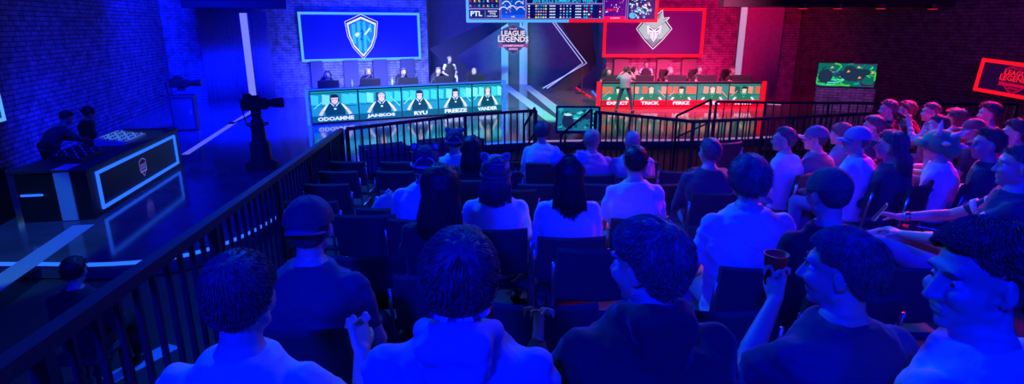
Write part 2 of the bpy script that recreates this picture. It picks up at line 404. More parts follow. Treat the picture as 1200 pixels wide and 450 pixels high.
# ------------------------------------------------------------------ flat artwork helpers (front is -Y, X right, Z up)
def flat(b, pts, y, m): b.poly([(x, y, z) for x, z in pts], m)
def disc(b, cx, cz, rx, rz, y, m, n=20, a0=0, a1=360):
    flat(b, [(cx + rx * math.cos(math.radians(a0 + (a1 - a0) * i / n)), cz + rz * math.sin(math.radians(a0 + (a1 - a0) * i / n))) for i in range(n if a1 - a0 == 360 else n + 1)], y, m)
def line(b, p, q, w, y, m):
    d = Vector((q[0] - p[0], q[1] - p[1])); n = Vector((-d.y, d.x)).normalized() * w / 2
    flat(b, [(p[0] - n.x, p[1] - n.y), (q[0] - n.x, q[1] - n.y), (q[0] + n.x, q[1] + n.y), (p[0] + n.x, p[1] + n.y)], y, m)
def polyline(b, pts, w, y, m, closed=False):
    for i in range(len(pts) - (0 if closed else 1)): line(b, pts[i], pts[(i + 1) % len(pts)], w, y - i * .0001, m)
def rect(b, x0, z0, x1, z1, y, m): flat(b, [(x0, z0), (x1, z0), (x1, z1), (x0, z1)], y, m)
def frame_boxes(w, z0, z1, t, dep, m, m2=None):
    b = MB(); mm = m2 or m
    b.box((t / 2, 0, (z0 + z1) / 2), (t, dep, z1 - z0), m); b.box((w - t / 2, 0, (z0 + z1) / 2), (t, dep, z1 - z0), mm)
    for zz in (z0 + t / 2, z1 - t / 2):
        if m2: b.box((w * .27 + t / 2, 0, zz), (w * .54 - t, dep, t), m); b.box((w * .77 - t / 2, 0, zz), (w * .46 - t, dep, t), mm)
        else: b.box((w / 2, 0, zz), (w - 2 * t, dep, t), m)
    return b
def screen(name, label, p0, p1, z0, z1, t, led, bg, cat='screen', led2=None, group=None, depth=.12):
    p0 = Vector(p0[:2]); p1 = Vector(p1[:2]); d = p1 - p0; w = d.length
    r = empty(name, (p0.x, p0.y, z0), math.atan2(d.y, d.x), label, cat, group); h = z1 - z0
    b = MB(); b.box((w / 2, depth / 2 + .02, h / 2), (w, depth, h), M_black); b.build('casing', r)
    b = MB(); rect(b, t * .8, t * .8, w - t * .8, h - t * .8, .012, bg); b.build('display', r)
    frame_boxes(w, 0, h, t, .06, led, led2).build('led_frame', r)
    return r, w, h
G_cyan = glow('screen_cyan', (.03, .50, .85)); G_cyan2 = glow('screen_deep_cyan', (.01, .22, .62)); G_white = glow('screen_white', (.75, .85, 1.0))
G_navy = glow('screen_navy', (.0, .004, .10)); G_blue = glow('screen_blue', (.0, .004, .42)); G_mid = glow('screen_mid_blue', (.0, .06, .55))
G_purple = glow('screen_purple', (.12, .0, .09)); G_mag = glow('screen_magenta', (.62, .0, .07)); G_red = glow('screen_red', (.70, .0, .02)); G_pink = glow('screen_pink', (.75, .25, .45))
G_grey = glow('screen_grey_teal', (.30, .52, .52)); G_grey2 = glow('screen_slate', (.14, .22, .28)); G_black = glow('screen_black', (.004, .004, .012)); G_yel = glow('screen_yellow', (.8, .65, .05))
G_orange = glow('screen_orange', (.55, .14, .07)); G_tan = glow('screen_tan', (.58, .30, .20)); G_skin = glow('screen_skin', (.85, .62, .52)); G_pale = glow('screen_pale_green', (.55, .85, .72))

# ------------------------------------------------------------------ wall screens
a, c = onwall(356, .16), onwall(494.5, .16)
r, w, h = screen('wall_screen', 'big blue wall screen with a light blue frame and a winged shield emblem', a, c, 1.72, 3.75, .10, M_led_c, G_blue)
b = MB(); cx, cz = w * .497, h * .50
S = 0.95; out = [(-.50, .62), (0, .98), (.50, .62), (.46, .1), (.30, -.5), (0, -1.0), (-.30, -.5), (-.46, .1)]
out = [(cx + x * S * 1.32, cz + y * S) for x, y in [(-.56, .66), (0, .98), (.56, .66), (.50, .05), (.34, -.48), (0, -1.0), (-.34, -.48), (-.50, .05)]]
def scaled(pts, k, c0): return [(c0[0] + (x - c0[0]) * k, c0[1] + (z - c0[1]) * k) for x, z in pts]
flat(b, out, -.032, G_navy); polyline(b, out, .022, -.034, G_white, True)
flat(b, scaled(out, .90, (cx, cz)), -.036, G_white); flat(b, scaled(out, .80, (cx, cz)), -.038, G_navy)
inn = scaled(out, .76, (cx, cz)); flat(b, inn, -.040, G_cyan2)
for x0, x1, z0, z1, m in ((-.33, -.22, -.25, .5, G_cyan), (-.15, -.05, -.55, .62, G_cyan), (.04, .13, -.62, .60, G_cyan), (.24, .33, .22, .5, G_cyan), (-.22, -.15, .02, .14, G_white)):
    flat(b, [(cx + x0 * 1.28, cz + z0), (cx + x1 * 1.28, cz + z0 - .05), (cx + x1 * 1.28, cz + z1 + .05), (cx + x0 * 1.28, cz + z1)], -.042, m)
flat(b, [(cx - .33, cz + .05), (cx - .12, cz + .05), (cx - .12, cz + .16), (cx - .26, cz + .16)], -.044, G_white)
flat(b, [(cx + .08, cz + .08), (cx + .16, cz + .08), (cx + .40, cz + .36), (cx + .30, cz + .36)], -.044, G_white)
flat(b, [(cx + .10, cz + .04), (cx + .18, cz + .10), (cx + .40, cz - .22), (cx + .30, cz - .25)], -.044, G_cyan)
polyline(b, [(cx - .06, cz + .20), (cx + .02, cz + .28), (cx + .06, cz + .18), (cx - .02, cz + .02), (cx - .08, cz - .12), (cx + .05, cz - .12)], .035, -.046, G_navy)
b.build('shield_emblem', r)
b = MB(); b.text('H2K', G_white, TR(cx, -.048, cz - .02), h=.01, w=.02); 
a = aty(707, 45, 25.9); c = aty(825.5, 45, 25.9)
r, w, h = screen('wall_screen', 'big purple wall screen with a red frame and a horned mask emblem', (a.x, 26.0), (c.x, 26.0), 1.87, 3.93, .13, M_led_r, G_purple)
b = MB(); cx, cz = w * .50, h * .56; S = .82
O = [(-.95, .05), (-.62, .45), (-.78, .62), (-.45, .58), (-.38, .95), (-.18, .82), (0, .95), (.18, .82), (.38, 1.0), (.45, .58), (.78, .62), (.62, .45), (.95, .05), (.5, -.5), (0, -.98), (-.5, -.5)]
O = [(cx + x * S * .98, cz + z * S) for x, z in O]
flat(b, O, -.033, G_black); polyline(b, O, .03, -.035, G_white, True); flat(b, scaled(O, .90, (cx, cz)), -.036, G_grey2)
K = lambda L: [(cx + x * S, cz + z * S) for x, z in L]
flat(b, K([(-.82, .02), (-.50, .38), (-.44, -.38), (0, -.85), (-.42, -.48)]), -.037, G_grey2); flat(b, K([(-.84, .03), (-.55, .38), (-.36, .20), (-.30, -.22), (-.10, -.60), (-.46, -.44)]), -.038, G_grey)
flat(b, K([(.84, .03), (.46, -.44), (.10, -.60), (.30, -.22), (.36, .20), (.55, .38)]), -.038, G_grey); flat(b, K([(-.42, -.46), (.42, -.46), (0, -.86)]), -.038, G_grey2)
flat(b, K([(-.70, .56), (-.44, .52), (-.34, .86), (-.22, .52), (0, .74), (.22, .52), (.34, .90), (.44, .52), (.70, .56), (.34, .22), (0, .06), (-.34, .22)]), -.041, G_grey)
flat(b, K([(-.2, .78), (-.1, .80), (0, .66), (.1, .80), (.2, .78), (.12, .62), (0, .70), (-.12, .62)]), -.043, G_black)
flat(b, K([(-.38, .24), (0, -.0), (.38, .24), (.34, -.15), (0, -.62), (-.34, -.15)]), -.045, G_white)
for s in (-1, 1):
    flat(b, K([(s * .08, .0), (s * .28, .12), (s * .26, .04), (s * .10, -.06)]), -.047, G_black)
    polyline(b, K([(s * .10, -.16), (s * .24, -.14), (s * .22, -.28), (s * .12, -.32)]), .03, -.047, G_grey2)
line(b, *K([(0, -.08), (0, -.52)]), .03, -.049, G_grey2)
b.build('mask_emblem', r)

# ------------------------------------------------------------------ hanging scoreboard
px = .0308; p0 = (-1.83, 24.25); p1 = (5.72, 23.8)
r, w, h = screen('hanging_scoreboard', 'wide scoreboard screen hanging over the stage, half blue and half red frame', p0, p1, 3.32, 5.50, .11, M_led_c, G_navy, led2=M_led_r)
def U(u): return (u - 547) * w / 223
def V(v): return .02 + (26.0 - v) * px
G_line = glow('screen_lilac_rule', (.30, .22, .62))
rnd = random.Random(5)
def cell(name, u0, v0, u1, v1, m, fn=None):
    b = MB(); rect(b, U(u0), V(v1), U(u1), V(v0), .004, m)
    polyline(b, [(U(u0), V(v1)), (U(u1), V(v1)), (U(u1), V(v0)), (U(u0), V(v0))], .022, -.001, G_line, True)
    if fn: fn(b)
    return b.build(name, r)
def f1(b):
    b.text('PTL', G_white, TR(U(559), -.004, V(18.8)), h=6.4 * px, w=15 * px, off=.03)
    line(b, (U(569.5), V(12)), (U(569.5), V(20)), .02, -.004, G_line)
    b.text('SERIES', G_white, TR(U(578), -.004, V(13.6)), h=1.7 * px, w=12 * px, off=.02); b.text('YTG', G_white, TR(U(578), -.004, V(17)), h=2.6 * px, w=8 * px, off=.02); b.text('PARTNERS', G_white, TR(U(578), -.004, V(19.6)), h=1.6 * px, w=13 * px, off=.02)
cell('sponsor_cell', 549.5, 10, 586.5, 22, G_navy, f1)
def icons(n, u0, u1, rows, cols, sz, pal):
    def f(b):
        for v in rows:
            for i in range(n):
                u = u0 + (u1 - u0) * (i + .5) / n; k = rnd.random(); m = rnd.choice(pal)
                if k < .35: disc(b, U(u), V(v), sz * px * .5, sz * px * .5, -.003, m, 9)
                elif k < .7: rect(b, U(u) - sz * px * .45, V(v) - sz * px * .4, U(u) + sz * px * .45, V(v) + sz * px * .3, -.003, m)
                else: flat(b, [(U(u) - sz * px * .5, V(v) - sz * px * .4), (U(u) + sz * px * .5, V(v) - sz * px * .3), (U(u) + sz * px * .1, V(v) + sz * px * .5)], -.003, m)
                disc(b, U(u) + .02, V(v), .03, .03, -.005, G_navy, 7)
    return f
cell('match_cell', 549.5, -38, 586.5, 9.3, G_navy, icons(7, 550, 586, (5.8, 0, -8, -16, -24, -32), 7, 3.2, [G_white, G_yel, G_pink, G_cyan, G_mag]))
def f2(b):
    for cu_, cv in ((594.5, 5), (609.5, 5), (591, 12), (601, 10.5), (611, 12), (594, -8), (609, -8)):
        pts = [(U(cu_) + 5.2 * px * math.cos(t), V(cv) + 4.6 * px * math.sin(t)) for t in [math.radians(10 + 20 * i) for i in range(9)]]
        polyline(b, pts, .035, -.004, G_white)
    for _ in range(26):
        u, v = rnd.uniform(590, 615), rnd.uniform(-1, 15); rect(b, U(u), V(v), U(u + rnd.uniform(.8, 2)), V(v - rnd.uniform(.6, 1.4)), -.006, rnd.choice([G_white, G_cyan, G_pink, G_mid]))
    rect(b, U(588.6), V(21.4), U(616.3), V(17.3), -.004, glow('screen_bright_blue', (.01, .10, .95))); b.text('H2K', G_white, TR(U(602.5), -.007, V(20.2)), h=1.5 * px, w=4.5 * px, off=.02)
cell('formation_cell', 588, -38, 617, 22, G_mid, f2)
def f3(b):
    for i, v in enumerate((6.3, 9.8, 13.3, 16.8, 20.2)):
        for u0, u1, n, c in ((619, 623, 1, [G_pink, G_yel, G_white]), (628, 642, 5, [G_white, G_cyan, G_pink, G_yel]), (656, 671, 4, [G_white, G_pink, G_cyan]), (684, 695, 4, [G_white, G_cyan, G_mag]), (702, 705, 1, [G_white, G_mag])):
            for k in range(n):
                u = u0 + (u1 - u0) * (k + .5) / n; m = rnd.choice(c); s = rnd.uniform(.9, 1.5)
                disc(b, U(u), V(v), s * px, s * .85 * px, -.004, m, 6)
        for u in (645, 675): 
            for k in range(4): rect(b, U(u + k * 1.75), V(v + .7), U(u + k * 1.75 + 1.35), V(v - .7), -.004, G_white)
cell('statistics_cell', 618, 4, 706.5, 22, G_navy, f3)
def f4(b): b.text('2016 EULCS SUMMER SPLIT WEEK 2', G_cyan, TR(U(662), -.004, V(2.6)), h=5.2 * px, w=82 * px, off=.03)
cell('title_cell', 618, -4, 706.5, 3.4, G_navy, f4)
cell('portrait_cell', 618, -38, 706.5, -4.6, G_navy, icons(10, 620, 705, (-10, -18, -26, -34), 8, 4, [G_white, G_cyan, G_pink, G_mid]))
def f5(b):
    for _ in range(34):
        u, v = rnd.uniform(709, 730), rnd.uniform(-4, 18); flat(b, [(U(u), V(v)), (U(u + rnd.uniform(.6, 2)), V(v)), (U(u + .6), V(v - rnd.uniform(.8, 2.4)))], -.004, rnd.choice([G_white, G_pink, G_mag, G_mag]))
    rect(b, U(711), V(12.5), U(723), V(9.8), -.003, G_mag); rect(b, U(708), V(23.4), U(733), V(19), -.006, glow('screen_hot_pink', (.9, .0, .12))); b.text('G2 ESPORTS', G_white, TR(U(721), -.008, V(22)), h=1.4 * px, w=12 * px, off=.02)
cell('formation_cell', 708, -38, 733.5, 23.5, glow('screen_violet', (.07, .0, .22)), f5)
def f6(b):
    G_mint = glow('screen_mint', (.45, .85, .75)); D = [G_mint, G_cyan, G_white, G_pale, G_cyan]
    for _ in range(240):
        u, v = rnd.uniform(737.5, 762), rnd.uniform(-36, 21.5)
        if (u - 737) + (21 - v) * .9 < 0 or (u > 760 and v > 16): continue
        s = rnd.uniform(.7, 1.9); a0 = rnd.uniform(0, 90)
        disc(b, U(u), V(v), s * px, s * px * .8, -.004 - rnd.random() * .003, rnd.choice(D), 5)
    disc(b, U(741), V(18), 4.4 * px, 4 * px, -.009, G_cyan, 9); disc(b, U(743), V(8.5), 3 * px, 3 * px, -.009, glow('screen_violet', (.07, .0, .22)), 8)
    for _ in range(60):
        u, v = rnd.uniform(739, 762), rnd.uniform(-34, 19); disc(b, U(u), V(v), .9 * px, 1.2 * px, -.011, G_navy, 6)
cell('map_cell', 735.5, -38, 767, 24, G_navy, f6)
b = MB()
for x in (.6, w / 2, w - .6): b.tube([(x, .08, h), (x, .08, 3.85)], .025, M_black, 6)
b.build('hanger_rod', r)

# ------------------------------------------------------------------ league shield sign on the centre columns
def league_sign(r, cx, cz, S, y, body, edge_m, txt, rib, ribtxt, base=None, rim=None):
    O = [(-.78, .62), (-.62, .72), (0, .98), (.62, .72), (.78, .62), (.86, .1), (.78, -.28), (.45, -.62), (0, -.95), (-.45, -.62), (-.78, -.28), (-.86, .1)]
    O = [(cx + x * S, cz + z * S) for x, z in O]; b = MB()
    if base: b.prism([(x, y + .09, z) for x, z in O], (0, -.09, 0), base)
    flat(b, O, y - .002, body); b.build('shield', r)
    b = MB(); polyline(b, O, .045 * S, y - .006, edge_m, True); polyline(b, scaled(O, .9, (cx, cz)), .02 * S, y - .008, edge_m, True); b.build('shield_edge', r)
    b = MB(); b.text('LEAGUE', txt, TR(cx, y - .014, cz + .26 * S), h=.34 * S, w=1.55 * S, off=.03); b.text('LEGENDS', txt, TR(cx, y - .014, cz - .12 * S), h=.36 * S, w=1.98 * S, off=.03)
    b.text('OF', txt, TR(cx - .92 * S, y - .016, cz + .22 * S), h=.10 * S); b.build('lettering', r)
    b = MB(); fl = [(-1.0, -.20), (-.8, -.26), (.8, -.26), (1.0, -.20), (.92, -.36), (1.0, -.50), (.75, -.44), (-.75, -.44), (-1.0, -.50), (-.92, -.36)]
    flat(b, [(cx + x * S, cz + z * S) for x, z in fl], y - .012, rib); b.text('CHAMPIONSHIP', ribtxt, TR(cx, y - .018, cz - .41 * S), h=.12 * S, w=1.35 * S, off=.02)
    b.text('SERIES', ribtxt, TR(cx, y - .018, cz - .62 * S), h=.12 * S, w=.6 * S, off=.02); b.text('EUROPE', ribtxt, TR(cx, y - .018, cz + .66 * S), h=.09 * S, w=.5 * S, off=.02)
    b.build('ribbon', r)
a = aty(601.5, 47, 26.5)
r = empty('shield_sign', (a.x, 26.5, a.z), 0, 'dark shield sign with pale lettering hanging in front of the pale columns', 'sign')
league_sign(r, 0, 0, .68, 0, glow('sign_dark_violet', (.03, .02, .10)), glow('sign_slate_edge', (.10, .16, .36)), glow('sign_pale_letters', (.80, .72, .66)), glow('sign_plum_ribbon', (.30, .05, .18)), glow('sign_pink_letters', (.85, .5, .6)), base=M_black)
b = MB(); b.tube([(-.4, .05, .6), (-.4, .05, 4.3)], .02, M_black, 6); b.tube([(.4, .05, .6), (.4, .05, 4.3)], .02, M_black, 6); b.build('hanger_rod', r)

# chevron panels and light chevron
def thickpoly(name, pts, off, m, label, cat, y=None):
    P = [aty(u, v, y) for u, v in pts]; o = P[0].copy(); b = MB(); b.prism([p - o for p in P], (0, off, 0), m); t = b.build(name, loc=o, label=label, cat=cat); return t
M_chev = mat('dark_navy_panel', (.02, .02, .032), .6); M_chev2 = mat('mid_blue_panel', (.22, .24, .30), .6)
thickpoly('chevron_panel', [(578, 22), (603, 22), (535, 66), (574, 108), (552, 108), (503, 57)], .08, M_chev, 'dark arrow shaped wall panel left of the pale columns', 'wall panel', 27.75)
thickpoly('chevron_panel', [(655, 22), (692, 22), (699, 74), (671, 107), (645, 107), (684, 74)], .08, M_chev, 'dark arrow shaped wall panel right of the pale columns', 'wall panel', 27.6)
r = empty('light_chevron', aty(687, 98, 26.2).xyz, 0, 'thin white double light line bent like an arrowhead beside the red screen', 'light')
r.location.z = 0.25
def chev(u0, u1, u2, nm):
    P = [aty(u, v, 26.2) - r.location for u, v in ((u0, 22), (u1, 74), (u2, 103.5))]
    P[2].z = max(P[2].z, .03); b = MB(); b.tube(P, .022, glow('white_line_tube', (.42, .48, 1.0), 1.0), 6); b.build(nm, r)
chev(647.5, 687.5, 636, 'light_tube'); chev(644.5, 683, 641, 'light_tube')
b = MB(); P = aty(683, 74, 26.2) - r.location; b.box((P.x, .1, P.z / 2), (.06, .06, P.z), M_black); b.box((P.x, .12, .015), (.5, .4, .03), M_black); b.build('stand', r)
q = [atz(u, v, SZ) for u, v in ((671, 100), (692, 114), (694, 107), (703, 117))]
strip(q[0].xy, q[1].xy, .07, SZ, M_led_r, .03, 'trim_9'); strip(q[2].xy, q[3].xy, .07, SZ, M_led_b, .03, 'trim_10')

# ------------------------------------------------------------------ player desks with LED portrait fronts
rp = random.Random(11)
def portrait(b, x0, x1, z0, z1, style, name, k):
    w, h = x1 - x0, z1 - z0; X = lambda t: x0 + t * w; Z = lambda t: z0 + t * h; blue = style == 'blue'
    bg = glow('portrait_teal', (.01, .30, .36)) if blue else glow('portrait_green', (.02, .26, .20)); dk = glow('portrait_dark_teal', (.0, .08, .13)) if blue else glow('portrait_dark_green', (.0, .10, .07))
    hi = glow('portrait_cyan', (.04, .62, .72)) if blue else G_orange; hi2 = glow('portrait_light_cyan', (.18, .80, .85)) if blue else G_tan
    bz = .21 if blue else .26
    rect(b, X(0), Z(0), X(1), Z(1), -.002, bg)
    for i in range(5):   # chairs and shelves behind the player
        u0 = i * .21 + rp.uniform(-.04, .03); 
        flat(b, [(X(max(0, u0)), Z(.58)), (X(min(1, u0 + .16)), Z(.55)), (X(min(1, u0 + .17)), Z(.86)), (X(max(0, u0 + .01)), Z(.90))], -.004, rp.choice([hi, hi2, hi] if blue else [hi, hi2, dk, bg]) if i != 2 else dk)
    line(b, (X(.03), Z(.52)), (X(.97), Z(.50)), .02, -.005, dk); line(b, (X(.0), Z(.93)), (X(1), Z(.95)), .025, -.005, dk)
    if k % 2: line(b, (X(.74), Z(.72)), (X(.97), Z(.40)), .03, -.006, hi2)
    else: line(b, (X(.05), Z(.45)), (X(.26), Z(.68)), .03, -.006, hi2)
    sh = glow('portrait_shirt', (.0, .05, .08)) if blue else glow('portrait_green_shirt', (.0, .20, .10)); tr = glow('portrait_trim', (.75, .95, .92)) if blue else glow('portrait_green_trim', (.10, .50, .32))
    c = .5 + rp.uniform(-.03, .03)
    flat(b, [(X(c - .22), Z(bz)), (X(c + .22), Z(bz)), (X(c + .21), Z(.52)), (X(c + .10), Z(.60)), (X(c - .10), Z(.60)), (X(c - .21), Z(.52))], -.008, sh)
    for s in (-1, 1):
        flat(b, [(X(c + s * .20), Z(.54)), (X(c + s * .13), Z(.59)), (X(c + s * .22), Z(.38)), (X(c + s * .29), Z(.38))], -.010, tr if blue else sh)
        flat(b, [(X(c + s * .22), Z(.40)), (X(c + s * .29), Z(.40)), (X(c + s * .36), Z(bz + .03)), (X(c + s * .29), Z(bz))], -.011, G_skin if blue else G_pale)
        line(b, (X(c + s * .09), Z(.61)), (X(c + s * .02), Z(.50)), .022, -.012, tr)
    rect(b, X(c - .04), Z(.56), X(c + .04), Z(.66), -.013, glow('portrait_shadow_skin', (.45, .38, .36)))
    disc(b, X(c), Z(.72), .082 * w, .135 * h, -.015, G_skin if blue else glow('portrait_green_skin', (.62, .72, .48)))
    hair = [glow('portrait_dark_hair', (.01, .02, .04)), glow('portrait_fair_hair', (.50, .50, .38))][(k in (1, 4)) if blue else (k in (1, 3))]
    disc(b, X(c), Z(.77), .088 * w, .12 * h, -.017, hair, 14, 5, 175)
    for s in (-1, 1):
        disc(b, X(c + s * .085), Z(.70), .018 * w, .055 * h, -.019, glow('portrait_headset', (.01, .01, .02)), 10)
        rect(b, X(c + s * .035 - .018), Z(.715), X(c + s * .035 + .018), Z(.735), -.019, glow('portrait_dark_hair', (.01, .02, .04)))
    rect(b, X(c - .025), Z(.645), X(c + .025), Z(.658), -.019, glow('portrait_shadow_skin', (.45, .38, .36)))
    pts = [(X(c) + .098 * w * math.cos(math.radians(a_)), Z(.74) + .15 * h * math.sin(math.radians(a_))) for a_ in range(0, 181, 20)]
    polyline(b, pts, .018, -.020, glow('portrait_headset', (.01, .01, .02)))
    disc(b, X(c), Z(.42), .03 * w, .03 * h, -.013, tr, 8)
    band = glow('portrait_name_band', (.0, .11, .16)) if blue else glow('portrait_red_band', (.62, .0, .02))
    rect(b, X(0), Z(0), X(1), Z(bz), -.022, band)
    if not blue: line(b, (X(0), Z(bz)), (X(1), Z(bz)), .02, -.024, G_red)
    b.text(name, G_white, TR(X(.5), -.027, Z(.04 if blue else .06)), h=h * (.13 if blue else .15), w=w * min(.82, .10 * len(name) + .08), off=.045)
def player_desk(label, P0, P1, names, style, us):
    d = P1 - P0; L = d.length; blue = style == 'blue'; led = M_led_b if blue else M_led_r
    r = empty('player_desk', (P0.x, P0.y, SZ), math.atan2(d.y, d.x), label, 'desk', 'desks on the stage')
    H = 1.10 if blue else 1.00
    b = MB(); b.prism([(0, .02, 0), (L, .02, 0), (L - .15, .14, 0), (.15, .14, 0)], (0, 0, H - .04), M_black); b.build('body', r)
    b = MB(); b.prism([(.02, .12, H - .33), (L - .02, .12, H - .33), (L - .12, 1.0, H - .33), (.12, 1.0, H - .33)], (0, 0, .05), M_dark); b.prism([(-.08, -.03, H - .04), (L + .08, -.03, H - .04), (L + .05, .16, H - .04), (-.05, .16, H - .04)], (0, 0, .035), M_dark); b.build('desktop', r)
    for x in (.2, L / 2, L - .2): bb = MB(); bb.box((x, .9, (H - .33) / 2), (.06, .06, H - .33), M_black); bb.build('leg', r)
    if blue:
        b = MB(); b.box((-.09, .0, H / 2), (.07, .08, H), led); b.box((L + .10, .0, H / 2), (.09, .08, H), led); b.box((L / 2, -.05, H - .03), (L + .2, .03, .03), led); b.build('led_frame', r)
    else:
        b = MB(); b.box((-.10, .0, H / 2), (.15, .08, H), led); b.box((L + .10, .0, H / 2), (.15, .08, H), led); b.box((L / 2, -.03, .05), (L + .1, .05, .09), led); b.build('led_frame', r)
    for i in range(5):
        x0 = us[i] * L + .02; x1 = us[i + 1] * L - .02; b = MB(); b.box(((x0 + x1) / 2, .012, H * .5), (x1 - x0, .03, H - .16), M_black)
        bb = MB(); portrait(bb, x0, x1, .12 if not blue else .06, H - .09, style, names[i], i)
        q_ = b.build('portrait_panel', r); bb.build('portrait_display', q_, loc=(0, -.006, 0))
    return r, L, H
PB0, PB1 = atz(366, 146.5, SZ), atz(588, 131, SZ)
PR0, PR1 = atz(704, 128, SZ), atz(889, 127.5, SZ)
rb, LB, HB = player_desk('long blue framed desk with five teal portrait panels at the left of the stage', PB0, PB1, ['ODOAMNE', 'JANKOS', 'RYU', 'FREEZE', 'VANDER'], 'blue', [0, .225, .44, .635, .825, 1])
rr, LR, HR = player_desk('long red framed desk with five green portrait panels at the right of the stage', PR0, PR1, ['EXPECT', 'TRICK', 'PERKZ', 'ZVEN', 'MITHY'], 'red', [0, .205, .41, .60, .80, 1])

# ------------------------------------------------------------------ monitors, keyboards, bottles on the desks
def make_monitor():
    r = empty('desktop_monitor', (0, 0, 0))
    b = MB(); b.box((0, 0, .285), (.66, .035, .38), M_plastic, bev=.01); b.build('casing', r)
    b = MB(); rect(b, -.31, .11, .31, .46, 0, glow('monitor_picture', (.10, .14, .30), .8)); o = b.build('display', r, loc=(0, .019, 0)); 
    b = MB(); b.cap((0, -.03, .02), (0, -.02, .22), .022, .02, M_plastic); b.box((0, -.03, .008), (.24, .18, .016), M_plastic, bev=.006); b.build('stand', r)
    return r
proto = make_monitor(); proto_used = False
desk_m = lambda r: r.matrix_world
def on_desk(desk, H, u_px, back):   # point on the desktop seen at image column u_px
    rz = desk.rotation_euler.z; o = desk.location; d = Vector((math.cos(rz), math.sin(rz))); n = Vector((-d.y, d.x))
    k = (u_px - 600) / 688.0; q0 = o.xy + n * back; t = (k * q0.y - q0.x) / (d.x - k * d.y); q1 = q0 + d * t
    return Vector((q1.x, q1.y, SZ + H - .279)), rz
MON = []
for desk, H, us, side in ((rb, HB, (385, 434, 479, 521, 558), 'blue'), (rr, HR, (719, 755, 793, 828, 869), 'red')):
    for i, u in enumerate(us):
        p, rz = on_desk(desk, H, u, .45); o = proto if not MON else copy_tree(proto); MON.append(o)
        o.location = p; o.rotation_euler.z = rz + (0 if side == 'blue' else -.15)
        pos = ('leftmost', 'second from left', 'middle', 'fourth from left', 'rightmost')[i]
        tag(o, 'black monitor seen from behind on the %s framed desk, %s of its five' % (side, pos), 'monitor', group='monitors on the player desks')
def bottle(p, label):
    b = MB(); r = empty('water_bottle', p, 0, label, 'bottle', 'water bottles on the desks')
    b.lathe((0, 0, 0), [(.03, 0), (.033, .02), (.033, .15), (.014, .19), (.012, .21)], mat('clear_bottle_plastic', (.6, .7, .8), .1, spec=.8), 12); b.build('bottle_body', r, smooth=True)
    b = MB(); b.lathe((0, 0, 0), [(.015, .205), (.015, .225)], M_white, 10); b.build('cap', r)
for u, l in ((413, 'between the two left monitors of the blue desk'), (460, 'left of the middle monitor of the blue desk'), (536, 'between the two right monitors of the blue desk')):
    p, rz = on_desk(rb, HB, u, .09); p.z = SZ + HB - .004; bottle(p, 'clear water bottle standing ' + l)
for i, (desk, H, us, side) in enumerate(((rb, HB, (390, 440, 484, 526, 563), 'blue'), (rr, HR, (716, 752, 790, 826, 865), 'red'))):
    for j, u in enumerate(us):
        p, rz = on_desk(desk, H, u, .72); b = MB(); b.box((0, 0, .012), (.42, .14, .02), M_plastic, bev=.005)
        for rr_ in range(4): b.box((0, -.045 + .03 * rr_, .026), (.39, .022, .008), M_dark)
        b.build('keyboard', loc=p, rot=(0, 0, rz), label='black keyboard lying behind the %s monitor on the %s framed desk' % (('leftmost', 'second', 'middle', 'fourth', 'rightmost')[j], side), cat='keyboard', group='keyboards on the player desks')

# ------------------------------------------------------------------ caster desk at the left
A0 = atz(112, 257, SZ); A1 = atz(214, 193, SZ); d = (A1 - A0); L = d.length; rz = math.atan2(d.y, d.x)
r = empty('commentary_desk', (A0.x, A0.y, SZ), rz, 'black commentary desk with a glowing blue outline at the left of the stage', 'desk')
H = .80; D = 1.0     # desk: long front along local x (facing -y), depth to +y
b = MB(); b.box((L / 2, D / 2, H / 2 - .02), (L, D, H - .04), M_black); b.build('body', r)
b = MB(); b.box((L / 2, D / 2, H), (L + .06, D + .06, .05), M_dark, bev=.01); b.build('desktop', r)
b = frame_boxes(L - .5, 0, H - .18, .045, .04, M_led_b); b.build('led_frame', r, loc=(.25, -.015, .09))
b = MB(); rr0 = scaled([(-.11, .10), (0, .14), (.11, .10), (.11, -.03), (0, -.14), (-.11, -.03)], 1.2, (0, 0)); LM = glow('lilac_line', (.18, .14, .75))
polyline(b, rr0, .012, 0, LM, True); b.text('LEAGUE', LM, TR(0, -.002, .02), h=.05, w=.2); b.text('LEGENDS', LM, TR(0, -.002, -.04), h=.05, w=.24); line(b, (-.13, -.075), (.13, -.075), .02, -.003, LM)
b.build('shield_emblem', r, loc=(L * .50, -.012, H * .5))
b = MB(); b.box((-.012, D * .34, H / 2), (.03, D * .22, H - .02), M_pale); b.box((.16, D * .34, H + .028), (.40, D * .22, .008), M_pale); b.build('pale_end_panel', r)
b = MB(); b.box((-.02, D * .80, H * .55), (.02, D * .3, .03), M_led_b); b.build('led_line', r)
s0_, s1_ = atz(98, 264, SZ), atz(0, 331, SZ); strip(s0_.xy, (s1_ + (s1_ - s0_) * .3).xy, .30, SZ, M_pale, name='trim_11')
# second desk wing further left
r2 = empty('commentary_desk', (A0.x - 1.55, A0.y - .55, SZ), math.radians(14), 'low black desk wing with two blue light lines at the far left edge', 'desk')
b = MB(); b.box((-.1, .3, .40), (.9, .6, .80), M_black); b.build('body', r2); b = MB(); b.box((-.1, .3, .82), (.96, .66, .04), M_dark, bev=.01); b.build('desktop', r2)
b = MB(); b.box((-.1, -.012, .62), (.86, .02, .04), M_led_b); b.box((-.1, -.012, .38), (.86, .02, .035), M_led_b); b.build('led_line', r2)
